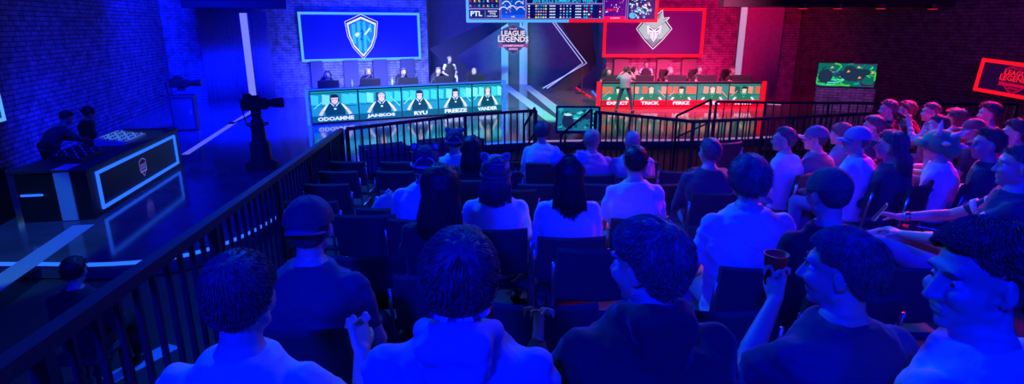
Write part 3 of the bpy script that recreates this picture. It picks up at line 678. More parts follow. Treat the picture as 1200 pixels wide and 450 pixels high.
# mixing console, second console, tablet
def console(label, lx, ly, w, dd_, n, nm):
    c = r.matrix_basis @ Vector((lx, ly, H + .026)); t = empty(nm, c, rz, label, 'mixing console')
    b = MB(); b.prism([(-w / 2, -dd_ / 2, 0), (-w / 2, dd_ / 2, 0), (-w / 2, dd_ / 2, .13), (-w / 2, -dd_ / 2, .05)], (w, 0, 0), M_pale if n else M_dark); b.build('console_body', t)
    ang = math.atan2(.08, dd_)
    for i in range(10):
        for j in range(4):
            b = MB(); x = -w / 2 + w * (i + .5) / 10; y = -dd_ / 2 + dd_ * (j + .5) / 4.4; b.lathe((x, y, .05 + (y + dd_ / 2) / dd_ * .08), [(.014, -.003), (.013, .022), (.009, .028)], M_white if (i + j) % 3 == 0 else M_black, 8); b.build('knob', t)
    return t
console('lit mixing console with rows of knobs at the middle of the commentary desk', L * .62, .48, .95, .5, 1, 'mixing_console')
console('dark mixing console under the hands of the leaning man', L * .24, .52, .8, .45, 0, 'mixing_console')
# cased speaker and cameras
def tv_camera(loc, rz_, label, ped):
    t = empty('television_camera', loc, rz_, label, 'camera'); z = ped
    if ped > .9:
        b = MB(); b.lathe((0, 0, 0), [(.34, 0), (.34, .12), (.22, .18), (.20, .55), (.15, .6), (.13, z - .12), (.10, z - .1), (.10, z)], M_dark, 16); b.build('pedestal', t, smooth=False)
        b = MB(); b.tube([(.22 * math.cos(a_ * .3), .22 * math.sin(a_ * .3), z - .2) for a_ in range(21)], .018, M_plastic, 6, closed=True); b.build('steering_ring', t)
    b = MB(); b.box((0, 0, z + .05), (.16, .2, .1), M_dark, bev=.02); b.build('pan_head', t)
    b = MB(); b.box((0, -.02, z + .22), (.20, .52, .24), M_plastic, bev=.03); b.box((0, -.05, z + .37), (.08, .30, .06), M_plastic, bev=.015); b.build('camera_body', t)
    b = MB(); b.tube([(0, .24, z + .22), (0, .34, z + .22), (0, .36, z + .22), (0, .56, z + .22)], [.075, .075, .095, .11], M_black, 14); b.build('lens', t)
    b = MB(); b.box((-.16, -.12, z + .36), (.20, .16, .14), M_plastic, bev=.02); b.build('viewfinder', t)
    b = MB(); b.tube([(.05, -.05, z + .02), (.14, -.45, z - .12)], .014, M_metal, 6); b.tube([(.14, -.45, z - .12), (.14, -.56, z - .12)], .022, M_rubber, 8); b.build('pan_handle', t)
    b = MB(); b.tube([(.10, -.2, z + .3), (.28, -.3, z + .25), (.32, -.25, z - .1), (.26, -.1, z - .35)], .012, M_rubber, 6); b.build('cable', t)
    return t
p = aty(309, 205, 12.2)
tv_camera((p.x, 12.2, SZ), math.radians(-60), 'black television camera on a tall round pedestal beside the left railing', 1.15)
p = atz(220, 152, SZ); t = empty('equipment_cabinet', (p.x, p.y, SZ), math.radians(20), 'tall dark cabinet carrying a camera at the back left corner of the stage', 'cabinet')
b = MB(); b.box((0, 0, .50), (.62, .6, .98), M_dark, bev=.02); b.build('body', t); b = MB(); b.box((0, -.31, .5), (.54, .015, .86), M_metal, bev=.005); b.build('door', t); b = MB(); b.box((.2, -.325, .55), (.02, .02, .12), M_chrome); b.build('handle', t)
b = MB(); b.box((0, 0, 1.0), (.66, .64, .03), M_metal); b.build('top', t)
tv_camera((p.x, p.y, SZ + 1.015), math.radians(-80), 'black television camera on the tall dark cabinet at the back left', .12)

# framed screen on the left wall, cropped by the picture edge
k = (Vector(WL1) - Vector(WL0)).normalized(); nrm = Vector((k.y, -k.x))
def onleft(u, off):
    kx = (u - 600) / 668.0; q0 = Vector(WL0) + nrm * off; t_ = (kx * q0.y - q0.x) / (k.x - kx * k.y); return q0 + k * t_
e = onleft(13, .14); s0 = e - k * 2.6
t = empty('wall_screen', (s0.x, s0.y, 1.32), math.atan2(k.y, k.x), 'dark screen with a glowing light blue border at the left edge on the brick wall', 'screen')
b = MB(); b.box((1.3, .05, .62), (2.75, .1, 1.36), M_black, bev=.02); b.build('casing', t); b = MB(); rect(b, .1, .1, 2.5, 1.14, -.006, G_navy); b.build('display', t); frame_boxes(2.6, 0, 1.24, .07, .03, M_led_c).build('led_frame', t, loc=(0, -.02, 0))

# ------------------------------------------------------------------ floor monitor in front of the centre path
p = atz(652, 164, .0); PM = aty(676, 160, 14.35)
t = empty('floor_monitor', (aty(677, 150, 14.35).x, 14.35, 0), math.radians(-4), 'tilted black television facing the audience at the centre gap of the railings', 'television')
b = MB(); b.box((0, 0, .0), (1.10, .07, .68), M_plastic, bev=.015); 
cs = b.build('casing', t, loc=(0, 0, .95), rot=(math.radians(-14), 0, 0))
b = MB(); x0, x1, z0, z1 = -.50, .50, -.27, .29; rect(b, x0, z0, x1, z1, 0, glow('water_teal', (.01, .16, .20)))
rg = random.Random(3)
for _ in range(60):
    cx_, cz_ = rg.uniform(x0 + .05, x1 - .08), rg.uniform(z0 + .05, z1 - .05); m_ = rg.choice([glow('aqua', (.02, .45, .45)), glow('aqua_light', (.10, .70, .60)), glow('deep_sea', (.0, .05, .09)), glow('deep_sea', (.0, .05, .09))])
    flat(b, [(cx_ - .07 * rg.random() - .02, cz_), (cx_, cz_ - .05 * rg.random() - .01), (min(x1, cx_ + .08 * rg.random() + .02), cz_ + .01), (cx_ + .01, min(z1, cz_ + .05 * rg.random() + .01))], -.001 - rg.random() * .003, m_)
for (cx_, cz_, rx_, rz__) in ((-.25, -.05, .15, .17), (.22, .08, .10, .08)): disc(b, cx_, cz_, rx_, rz__, -.006, glow('creature_dark', (.01, .02, .04)), 9)
disc(b, -.25, .12, .10, .03, -.008, G_pale, 8); disc(b, .2, .14, .05, .02, -.008, glow('screen_orange', (.75, .22, .10)), 8)
b.build('display', cs, loc=(0, -.037, 0))
b = MB(); b.tube([(-.3, .1, .62), (-.35, .3, .0)], .02, M_metal, 6); b.tube([(.3, .1, .62), (.35, .3, .0)], .02, M_metal, 6); b.tube([(-.3, .02, .62), (-.3, -.15, .02)], .02, M_metal, 6); b.tube([(.3, .02, .62), (.3, -.15, .02)], .02, M_metal, 6); b.build('stand', t)

# ------------------------------------------------------------------ right hall: brick plinth with screen, red framed sign, header with lamps
c0 = atz(957, 129, SZ); yy = c0.y
P = [aty(957, 100, 21.0), aty(1026, 106, 20.3)]; dd2 = (P[1] - P[0]).xy; rz2 = math.atan2(dd2.y, dd2.x); w2 = dd2.length
t = empty('brick_plinth', (P[0].x, P[0].y, SZ), rz2, 'pale brick plinth under the bright green screen at the right of the hall', 'plinth')
b = MB(); b.box((w2 / 2, .2, .42), (w2, .4, .84), M_brick_w); b.build('brickwork', t); b = MB(); b.box((w2 / 2, .2, .855), (w2 + .06, .44, .03), M_dark); b.build('top', t)
Pz = SZ + .87
t = empty('display_screen', (P[0].x, P[0].y + .1, Pz), rz2, 'bright green and teal picture screen standing on the pale brick plinth', 'screen')
hs = aty(966, 73, 21.1).z - Pz; b = MB(); b.box((w2 / 2, .05, hs / 2), (w2, .08, hs), M_black); b.build('casing', t)
b = MB(); rect(b, .02, .02, w2 - .02, hs - .02, .0, glow('art_deep_green', (.0, .14, .10)))
for i in range(46):   # swirling bands of teal and green
    a0 = rg.uniform(0, 6.28); cx_, cz_ = rg.uniform(.15, w2 - .15), rg.uniform(.12, hs - .12); R_ = rg.uniform(.04, .3); pts = []
    for j in range(7):
        an = a0 + j * .33; x_, z_ = cx_ + R_ * 1.7 * math.cos(an), cz_ + R_ * .7 * math.sin(an); pts.append((min(w2 - .03, max(.03, x_)), min(hs - .03, max(.03, z_))))
    polyline(b, pts, rg.uniform(.02, .06), -.002 - .0009 * (i % 4), rg.choice([glow('art_teal', (.0, .45, .32)), glow('art_mint', (.1, .8, .5)), glow('art_green', (.05, .60, .05)), glow('art_deep', (.01, .03, .06)), glow('art_purple', (.05, .01, .10))]))
for cx_, cz_, rx_, rz__ in ((.28, .36, .24, .26), (w2 * .62, hs * .52, .42, .24), (w2 * .55, hs * .75, .18, .12), (w2 * .8, hs * .62, .18, .12)): disc(b, cx_, cz_, rx_, min(rz__, hs * .3), -.008, glow('art_deep', (.01, .01, .05)), 9)
for cx_, cz_ in ((.4, .62), (w2 * .5, hs * .6), (w2 * .66, hs * .78), (w2 * .7, hs * .35), (w2 * .9, hs * .55)): flat(b, [(cx_, cz_), (cx_ + .12, cz_ + .03), (cx_ + .05, cz_ + .09)], -.01, glow('art_orange', (.85, .40, .12)))
b.build('display', t, loc=(0, 0, 0))
# red framed sign on the right wall
kr = (Vector((19.2, 6.0)) - Vector((12.6, 26.6))).normalized(); nr = Vector((kr.y, -kr.x)); 
def onright(u, off):
    kx = (u - 600) / 690.0; q0 = Vector((12.6, 26.6)) + nr * off; t_ = (kx * q0.y - q0.x) / (kr.x - kx * kr.y); return q0 + kr * t_
e = onright(1143, .14); rayt = ray(1140, 106); zb = CAMZ + rayt.z / rayt.y * e.y; rayt = ray(1147, 67.5); zt = CAMZ + rayt.z / rayt.y * e.y
hh = zt - zb
t = empty('framed_sign', (e.x, e.y, zb), math.atan2(kr.y, kr.x), 'red framed dark sign with a red outlined shield on the right wall', 'sign')
t.rotation_euler = (0, math.radians(4.5), math.atan2(kr.y, kr.x))
ww = 2 * (onright(1189, .14) - e).length
b = MB(); b.box((ww / 2, .05, hh / 2), (ww, .08, hh), M_black); b.build('casing', t); frame_boxes(ww, 0, hh, .11, .05, M_led_r).build('led_frame', t)
b = MB(); rect(b, .1, .1, ww - .1, hh - .1, .0, glow('sign_dark_plum', (.012, .0, .03))); b.build('display', t)
RL = glow('sign_red_line', (.65, .0, .05)); league_sign(t, ww * .5, hh * .5, hh * .44, -.012, glow('sign_wine', (.05, .0, .03)), RL, glow('sign_red_letters', (.95, .01, .03)), glow('sign_red_ribbon', (.55, .0, .03)), RL)
# dark header across the right hall with five small red lamps
b = MB(); b.box((13.6, 20.4, 5.3), (13.2, .5, 3.0), M_ceil); b.build('trim_12', kind='structure')
for i, (u, v) in enumerate(((941, 10), (982, 10), (1032, 10), (1093, 10.5), (1169, 11))):
    p = aty(u, v, 20.0); t = empty('ceiling_lamp', (p.x, 20.0, p.z), 0, 'small red lamp under the dark header, %s of the five' % ('leftmost', 'second from left', 'middle', 'fourth from left', 'rightmost')[i], 'lamp', 'red lamps along the header')
    b = MB(); b.lathe((0, 0, 0), [(.16, .0), (.17, .02), (.14, .16), (.05, .2)], M_black, 14); b.build('housing', t)
    b = MB(); b.lathe((0, 0, -.012), [(.14, 0), (.14, .01)], glow('red_lamp_lens', (1.0, .03, .01), 1.0), 14); b.build('lens', t)
    b = MB(); b.box((0, .12, .14), (.05, .22, .04), M_black); b.build('bracket', t)
b = MB(); b.box((-9.9, 21.8, 5.6), (3.4, .4, 3.6), M_ceil, R=Euler((0, 0, .4)).to_matrix()); b.build('trim_13', kind='structure')

# ------------------------------------------------------------------ railings
def railing(pts, label, z0=0.0, H=1.05, sp=.13, drop=.1, posts=1.6):
    P3 = [Vector((p[0], p[1], p[2] if len(p) > 2 else z0)) for p in pts]; o = P3[0].copy(); t = empty('railing', o, 0, label, 'railing'); P = [p - o for p in P3]
    top = MB(); bot = MB(); bal = None
    for i in range(len(P) - 1):
        a_, c_ = P[i], P[i + 1]; d_ = c_ - a_; Ls = d_.length; ang = math.atan2(d_.y, d_.x); nn_ = Vector((-d_.y, d_.x, 0)).normalized(); up_ = Vector((0, 0, 1))
        e0 = .0 if i else .02
        for bb, zz, hw, hh in ((top, H, .03, .05), (bot, drop, .017, .03)):
            q0 = a_ + up_ * (zz - hh) ; q1 = c_ + up_ * (zz - hh)
            bb.prism([q0 - nn_ * hw, q1 - nn_ * hw, q1 + nn_ * hw, q0 + nn_ * hw], (0, 0, hh), M_metal)
        n = max(1, round(Ls / sp)); np_ = max(1, round(Ls / posts))
        for j in range(np_ + (1 if i == len(P) - 2 else 0)):
            q_ = a_ + d_ * (j / np_); b = MB(); b.box((0, 0, H / 2 - .02), (.05, .05, H - .02), M_metal); b.box((0, 0, -.004), (.12, .12, .012), M_metal); b.build('post', t, loc=q_, rot=(0, 0, ang))
        for j in range(1, n):
            q_ = a_ + d_ * (j / n)
            if bal is None:
                b = MB(); b.box((0, 0, (H + drop) / 2 - .02), (.022, .022, H - drop - .02), M_metal); bal = b.build('baluster', t, loc=q_, rot=(0, 0, ang))
            else:
                c2 = bal.copy(); COL.objects.link(c2); c2.parent = t; c2.location = q_; c2.rotation_euler = (0, 0, ang)
    top.build('top_rail', t); bot.build('bottom_rail', t)
    return t
railing([(-1.22, .55, 1.37), (-1.38, 1.5, 1.28), (-2.67, 9.0, .61)], 'long dark metal railing sloping down the left side of the stand', sp=.15)
railing([(-2.62, 9.12, .6), (-.86, 10.6, .6), (.46, 11.2, .6)], 'dark metal railing in front of the blue framed desk, left of the centre gap', sp=.13)
railing([(1.59, 11.0, .6), (3.1, 9.85, .6), (5.0, 10.3, .6), (6.9, 10.85, .6)], 'dark metal railing bending in front of the red framed desk', sp=.12)
railing([(4.4, 12.55, .0 + .6), (5.4, 12.4, .6), (8.0, 12.25, .6), (10.5, 12.1, .6)], 'farther dark metal railing behind the right hand railing', sp=.17)
def stair_rail(a_, c_, z1, z2, label):
    o = Vector((*a_, 0)); t = empty('stair_rail', o, 0, label, 'railing'); d_ = Vector((c_[0] - a_[0], c_[1] - a_[1], 0)); b = MB()
    b.tube([(0, 0, z1), (d_.x, d_.y, z2)], .025, M_metal, 8); b.build('top_rail', t); b = MB(); b.tube([(0, 0, z1 - .5), (d_.x, d_.y, z2 - .5)], .018, M_metal, 8); b.build('middle_rail', t)
    for q_, z in ((Vector((0, 0, 0)), z1), (d_, z2)): b = MB(); b.box((q_.x, q_.y, z / 2), (.045, .045, z), M_metal); b.build('post', t)
stair_rail((.25, 11.9), (.44, 11.3), 1.2, 1.66, 'short sloping stair rail at the left of the centre gap')
stair_rail((1.0, 11.75), (1.52, 11.08), 1.05, 1.66, 'short sloping stair rail in front of the tilted television')
stair_rail((3.7, 13.0), (4.3, 12.6), 1.25, 1.66, 'short sloping stair rail in front of the right end of the red desk')
# equipment cases between railing and blue desk
def case(loc, rz_, dim, label):
    t = empty('flight_case', loc, rz_, label, 'case'); b = MB(); b.box((0, 0, dim[2] / 2 + .03), dim, M_wallpaint, bev=.02); b.build('case_body', t); b = MB()
    for sx in (-1, 1):
        for sy in (-1, 1): b.box((sx * (dim[0] / 2 - .01), sy * (dim[1] / 2 - .01), dim[2] / 2 + .03), (.04, .04, dim[2] + .02), M_chrome)
    b.build('corner_trim', t); b = MB(); b.box((0, 0, dim[2] * .72), (dim[0] + .01, dim[1] + .01, .02), M_chrome); b.build('lid_seam', t)
case((-2.9, 12.95, 0), .5, (1.0, .6, .55), 'blue lit equipment case left behind the railing before the blue desk')
case((-1.5, 14.0, 0), .45, (1.5, .6, .5), 'long blue lit equipment case right behind the railing before the blue desk')
# ------------------------------------------------------------------ people
def bake(mb, name, voxel, parent, mats_=None, smooth_it=3, post=None, kind=None):
    tmp = mb.build('raw_' + name)
    md = tmp.modifiers.new('r', 'REMESH'); md.mode = 'VOXEL'; md.voxel_size = voxel
    if smooth_it:
        ms = tmp.modifiers.new('s', 'SMOOTH'); ms.iterations = smooth_it; ms.factor = .6
    dg = bpy.context.evaluated_depsgraph_get(); me = bpy.data.meshes.new_from_object(tmp.evaluated_get(dg))
    old = tmp.data; m0 = mb.mats[0]; bpy.data.objects.remove(tmp); bpy.data.meshes.remove(old)
    me.materials.clear(); me.materials.append(m0)
    n = len(me.vertices); co = np.empty(n * 3); me.vertices.foreach_get('co', co); co = co.reshape(-1, 3)
    if post is not None: co = post(co, me); me.vertices.foreach_set('co', co.ravel())
    me.polygons.foreach_set('use_smooth', [True] * len(me.polygons)); me.polygons.foreach_set('material_index', [0] * len(me.polygons)); me.update()
    o = bpy.data.objects.new(name, me); COL.objects.link(o); o.parent = parent
    return o
def vnormals(me):
    n = len(me.vertices); a = np.empty(n * 3); me.vertices.foreach_get('normal', a); return a.reshape(-1, 3)
def wrinkle(amp, seed=0, freq=7.0):
    def f(co, me):
        nn_ = vnormals(me); out = co.copy()
        for i in range(len(co)):
            x, y, z = co[i]
            q_ = Vector((x * freq + seed, y * freq, z * freq * 1.9 + x * 3.0)); v = 1.0 - abs(noise.noise(q_)) * 2.2; w_ = 1 - abs(noise.noise(q_ * 2.1)) * 2
            out[i] += nn_[i] * amp * (v + .4 * w_ - .7)
        return out
    return f
def ringpts(c, a, b, n=24, p=2.4):
    out = []
    for j in range(n):
        t = 2 * math.pi * j / n; ct, st = math.cos(t), math.sin(t)
        out.append(Vector((c[0] + a * math.copysign(abs(ct) ** (2 / p), ct), c[1] + b * math.copysign(abs(st) ** (2 / p), st), c[2])))
    return out
TORSO = [(0, .13, .10), (.06, .17, .13), (.28, .158, .115), (.50, .176, .125), (.68, .192, .125), (.78, .190, .110), (.855, .150, .092), (.915, .102, .078), (.965, .074, .068), (1.0, .062, .062)]
def torso_rings(hip, neck, grow=0.0, t1=1.0, w=1.0, belly=0.0):
    R_ = []
    for t, a, b_ in TORSO:
        if t > t1: break
        c = hip.lerp(neck, t) + Vector((0, -.035 * math.sin(math.pi * t) + (belly * .3) * (1 - t), 0)); g = grow * (1.0 if t > .05 else 1.3)
        R_.append(ringpts(c, (a * w + g), (b_ * w + g + belly * max(0, 1 - abs(t - .28) * 3))))
    return R_
def hand(b, m, P, d, n, side, curl=.45, k=1.0):
    P = Vector(P); d = Vector(d).normalized(); n = Vector(n); n = (n - d * n.dot(d)).normalized(); x = d.cross(n).normalized() * side
    ends = []
    for off, L in ((.031, .070), (.011, .078), (-.010, .072), (-.029, .058)):
        kb = P + d * .088 * k + x * off * k; b.cap(P + x * off * .5 * k + d * .01, kb, .0165 * k, .0115 * k, m, (8, 6)); q_ = kb; dr = d
        for i, f in enumerate((.45, .31, .24)):
            an = curl * (.8 + .35 * i); dr = (Matrix.Rotation(0, 3, 'X') @ dr) * math.cos(an) + n * math.sin(an)
            dr.normalize(); nxt = q_ + dr * L * f * k * 1.05; b.cap(q_, nxt, (.0098 - .0008 * i) * k, (.0090 - .0009 * i) * k, m, (8, 6)); q_ = nxt
            n2 = n; n = (n - dr * n.dot(dr)).normalized() if i < 2 else n
        n = (Vector(n2) - d * Vector(n2).dot(d)).normalized()
        ends.append(q_)
    t0 = P + d * .022 * k + x * .026 * k; t1 = t0 + (x * .75 + d * .65 + n * .35).normalized() * .040 * k; t2 = t1 + (x * .35 + d * .8 + n * .5).normalized() * .034 * k
    b.cap(P + d * .01, t0, .015 * k, .014 * k, m, (8, 6)); b.cap(t0, t1, .0135 * k, .0115 * k, m, (8, 6)); b.cap(t1, t2, .0112 * k, .0088 * k, m, (8, 6))
def head_prims(b, m, H, R_, k=1.0):
    T = lambda x, y, z: H + R_ @ Vector((x * k, y * k, z * k))
    b.ell(T(0, -.014, .030), (.077 * k, .097 * k, .088 * k), m, R_)
    b.ell(T(0, .022, -.015), (.064 * k, .070 * k, .090 * k), m, R_)
    b.ell(T(0, .038, -.060), (.047 * k, .050 * k, .048 * k), m, R_)
    b.ell(T(0, .070, -.094), (.022 * k, .020 * k, .018 * k), m, R_)
    b.cap(T(-.045, .005, -.062), T(0, .055, -.094), .026 * k, .022 * k, m); b.cap(T(.045, .005, -.062), T(0, .055, -.094), .026 * k, .022 * k, m)
    b.cap(T(-.034, .070, -.020), T(-.034, .062, -.035), .026 * k, .022 * k, m); b.cap(T(.034, .070, -.020), T(.034, .062, -.035), .026 * k, .022 * k, m)
    b.cap(T(-.034, .078, .036), T(.034, .078, .036), .0135 * k, .0135 * k, m)
    b.cap(T(0, .088, .018), T(0, .110, -.022), .0095 * k, .0145 * k, m); b.cap(T(-.013, .098, -.027), T(.013, .098, -.027), .0095 * k, .0095 * k, m)
    b.cap(T(-.018, .086, -.055), T(.018, .086, -.055), .0085 * k, .0085 * k, m); b.cap(T(-.015, .084, -.066), T(.015, .084, -.066), .009 * k, .009 * k, m)
    for s in (-1, 1):
        b.ell(T(s * .080, -.008, -.004), (.010 * k, .021 * k, .033 * k), m, R_ @ Euler((-.15, 0, s * -.35)).to_matrix()); b.ell(T(s * .076, -.002, -.028), (.010 * k, .012 * k, .012 * k), m, R_)
def face_post(H, R_, k):
    Hn = np.array(H); Rn = np.array(R_)
    def f(co, me):
        l = (co - Hn) @ Rn / k; out = co.copy()
        d = np.zeros(len(co))
        for s in (-1, 1):
            d += .0085 * np.exp(-(((l[:, 0] - s * .031) / .016) ** 2 + ((l[:, 1] - .088) / .03) ** 2 + ((l[:, 2] - .010) / .012) ** 2))
            d += .005 * np.exp(-(((l[:, 0] - s * .082) / .02) ** 2 + ((l[:, 1] + .002) / .010) ** 2 + ((l[:, 2] + .002) / .016) ** 2)) 
        d += .004 * np.exp(-((l[:, 0] / .024) ** 2 + ((l[:, 1] - .092) / .02) ** 2 + ((l[:, 2] + .0605) / .0035) ** 2))
        nn_ = vnormals(me); out -= nn_ * (d * k)[:, None]; return out
    return f
HAIRC = {'dark': (.09, .075, .08), 'brown': (.19, .14, .13), 'fair': (.42, .32, .22), 'black': (.025, .022, .025), 'grey': (.34, .32, .32), 'ginger': (.32, .12, .09)}
def hmat(c): return mat(c + '_hair', HAIRC[c], .55, var=.35, scale=60, spec=.4)
def thmax(az, style):      # polar angle of the hairline for an azimuth from the front
    a = abs(math.atan2(math.sin(az), math.cos(az))) / math.pi
    base = np.interp(a, [0, .22, .34, .46, .56, .70, 1.0], [56, 60, 80, 86, 116, 136, 140] if style != 'bowl' else [78, 82, 98, 112, 125, 132, 134])
    return math.radians(float(base))
def scalp(H, R_, k, d, r):
    p = Vector((d.x * (.077 + r), d.y * (.097 + r) * (1 - .12 * max(0, -d.z)), d.z * ((.088 if d.z > 0 else .125) + r))) + Vector((0, -.014, .030)); return H + R_ @ (p * k)
def hair_mesh(parent, H, R_, k, color, style='short', vol=.018, strands=0, seed=0, length=.3, yawbody=0.0, lod=1):
    rg_ = random.Random(seed); m = hmat(color); b = MB(); NA, NT = (48, 16) if lod == 0 else (28, 9); so = Vector((seed * 3.1, seed * 1.7, 0))
    vs = [scalp(H, R_, k, Vector((0, 0, 1)), vol)]; fs = []
    for i in range(1, NT + 1):
        for j in range(NA):
            az = 2 * math.pi * j / NA; th = thmax(az, style) * i / NT; e = i / NT
            d = Vector((math.sin(th) * math.sin(az), math.sin(th) * math.cos(az), math.cos(th)))
            rp_ = noise.noise(d * 4 + so) * .9 + noise.noise(Vector((az * 7, th * 2.2, seed))) * .6
            r = vol * (1 + .45 * rp_) * (1 - .75 * max(0, (e - .55) / .45) ** 1.4) if style != 'bowl' else vol * (1 + .3 * rp_) * (1 - .3 * e ** 4)
            if i == NT: r = -.004
            vs.append(scalp(H, R_, k, d, r))
    for j in range(NA): fs.append((0, 1 + (j + 1) % NA, 1 + j))
    for i in range(NT - 1):
        for j in range(NA):
            a_ = 1 + i * NA + j; c = 1 + i * NA + (j + 1) % NA; fs.append((a_, c, c + NA, a_ + NA))
    b.add(vs, fs, m)
    if strands:
        crown = Vector((.15, -.55, .80)).normalized()
        for s in range(strands):
            az = rg_.uniform(0, 2 * math.pi); tm = thmax(az, style); th = tm * math.sqrt(rg_.random()) * .98
            d = Vector((math.sin(th) * math.sin(az), math.sin(th) * math.cos(az), math.cos(th)))
            flow = (d - crown * d.dot(crown)); flow = flow.normalized() if flow.length > .01 else Vector((1, 0, 0))
            sw = d.cross(flow) * .5; cl = noise.noise(d * 3.5 + so) * 1.1; tang = (flow + sw * .6 + d.cross(flow) * cl).normalized()
            L = rg_.uniform(.6, 1.3) * (.062 if style == 'short' else .06); w_ = .0014 * (1.6 if lod else 1.0) * rg_.uniform(.7, 1.3); pts = []
            lift = rg_.uniform(.1, 1.25)
            for q_ in range(4):
                t = q_ / 3; dd_ = (d + tang * (L * t / .09)).normalized(); rr_ = vol * .75 + vol * .55 * math.sin(min(1, t * 1.3) * 1.6) * lift
                pts.append(scalp(H, R_, k, dd_, rr_))
            b.tube(pts, [w_, w_ * 1.1, w_ * .8, w_ * .15], m, 3)
    if style == 'long':
        N = 9; cm = MB()
        def path(azd, sd, rr):
            az = math.radians(azd); pts = []
            for th in (25, 55, 85, 112): t_ = math.radians(th); pts.append(scalp(H, R_, k, Vector((math.sin(t_) * math.sin(az), math.sin(t_) * math.cos(az), math.cos(t_))), vol * rr))
            e = pts[-1]; dx = e.x - H.x
            for f in (.25, .5, .75, 1.0):
                pts.append(Vector((H.x + dx * (1 + .30 * f * min(1, length * 2.5)) + .012 * math.sin(f * 5 + sd), min(e.y, H.y - .055 + .3 * (e.y - H.y)) - .035 * f - .015, e.z - length * f * (1 - .12 * abs(math.sin(az))))))
            return pts
        for j in range(N):
            P_ = path(100 + 160 * j / (N - 1), 0, .35)
            for i in range(len(P_) - 1): cm.cap(P_[i], P_[i + 1], .026, .026 if i < len(P_) - 2 else .014, m)
        o = bake(cm, 'hair', .010 if lod == 0 else .014, parent, smooth_it=4, post=wrinkle(.004, seed, 16.0))
        for _ in range(1500 if lod == 0 else 420):
            P_ = path(rg_.uniform(92, 268), rg_.uniform(0, 6), rg_.uniform(.9, 1.35)); cut = rg_.randint(6, 8); wv = rg_.uniform(.0012, .0022) * (1 if lod == 0 else 1.7)
            off = Vector((rg_.uniform(-.006, .006), -.018 - rg_.uniform(0, .012), 0)); Q_ = [P_[i] + off * min(1, max(0, (i - 2) / 2)) for i in range(cut)]
            b.tube(Q_, [wv * (1 - .6 * i / cut) for i in range(cut)], m, 3)
        hb_ = b.build('hair_crown', o, smooth=True); return o
    return b.build('hair', parent, smooth=True)
def cap_mesh(parent, H, R_, k, m, m2, back=False, tilt=0.0, patch=False):
    b = MB(); Rc = R_ @ Euler((tilt, 0, math.pi if back else 0)).to_matrix(); vs = []; fs = []; NA, NT = 28, 8
    def P(th, az, r): 
        d = Vector((math.sin(th) * math.sin(az), math.sin(th) * math.cos(az), math.cos(th))); return H + R_ @ (Vector((d.x * (.077 + r), d.y * (.097 + r), d.z * (.088 + r * .9) + .035)) * k + Vector((0, -.014 * k, 0)))
    for i in range(NT + 1):
        for j in range(NA):
            vs.append(P(math.radians(92) * max(i, .05) / NT, 2 * math.pi * j / NA, .016 + .002 * math.cos(6 * 2 * math.pi * j / NA)))
    for i in range(NT):
        for j in range(NA): fs.append((i * NA + j, i * NA + (j + 1) % NA, (i + 1) * NA + (j + 1) % NA, (i + 1) * NA + j))
    b.add(vs, fs, m); t = H + R_ @ Vector((0, -.014, .035 + .104)) * 1.0
    b.ell(t, (.008, .008, .005), m2, R_, (8, 6)); c = b.build('cap', parent, smooth=True)
    b = MB(); rings = []
    sgn = -1 if back else 1; N = 14; top = []; low = []
    for j in range(N + 1):
        a = math.radians(-62 + 124 * j / N); x = math.sin(a) * .088; y0 = math.cos(a) * .108 - .014; y1 = y0 + .075 * math.cos(a * 1.3) ** .6 if abs(a * 1.3) < 1.5 else y0
        z = .036 - .020 * (math.sin(a)) ** 2 * 1.5
        for y in (y0 - .006, y1):
            top.append(H + R_ @ Vector((x * k, sgn * y * k, (z - (.012 if y == y1 else 0)) * k)))
    n_ = len(top); low = [p - R_ @ Vector((0, 0, .004)) for p in top]; fs = []
    for j in range(N):
        a_, c_, d_, e_ = 2 * j, 2 * j + 1, 2 * j + 3, 2 * j + 2
        fs += [(a_, c_, d_, e_), (n_ + a_, n_ + e_, n_ + d_, n_ + c_), (c_, n_ + c_, n_ + d_, d_), (a_, e_, n_ + e_, n_ + a_)]
    b.add(top + low, fs, m2); b.build('brim', c, smooth=True)
    if patch:
        b = MB(); b.ell(H + R_ @ Vector((.0, sgn * .135, .0265)), (.019, .014, .003), mat('pale_round_patch', (.6, .6, .65), .5), R_ @ Euler((-.15 * sgn, 0, 0)).to_matrix(), (12, 8)); b.build('sticker', c)
    return c
def ear_hat(parent, H, R_, k, m, m2, seed=0, band=None):
    b = MB(); T = lambda x, y, z: H + R_ @ (Vector((x, y, z)) * k)
    b.ell(T(0, -.014, .050), (.100 * k, .116 * k, .092 * k), m, R_); b.ell(T(0, -.022, .0), (.097 * k, .112 * k, .07 * k), m, R_)
    for s in (-1, 1):
        b.ell(T(s * .075, -.01, .128), (.034 * k, .018 * k, .032 * k), m, R_ @ Euler((0, s * .4, 0)).to_matrix())
    for s in (-1, 1): b.cap(T(s * .085, .03, -.02), T(s * .082, .04, -.075), .022 * k, .014 * k, m)
    o = bake(b, 'plush_hat', .009, parent, smooth_it=2, post=wrinkle(.003, seed, 20))
    for s in (-1, 1):
        b = MB(); b.ell(T(s * .075, -.024, .130), (.020 * k, .010 * k, .019 * k), m2, R_ @ Euler((0, s * .4, 0)).to_matrix(), (12, 8)); b.build('inner_ear', o, smooth=True)
    b = MB(); pts = [T(.104 * math.cos(a), -.018 + .119 * math.sin(a), .004) for a in [2 * math.pi * i / 24 for i in range(24)]]; b.tube(pts, .009 * k, m2, 6, closed=True); b.build('brim_band', o, smooth=True)
    b = MB()
    for s in (-1, 1): pts = [T(s * (.02 + .03 * i), -.128 + .014 * i, .075 - .018 * i * i) for i in range(3)]; b.tube(pts, .006, m2, 6)
    b.build('pattern_stripe', o, smooth=True)
    return o
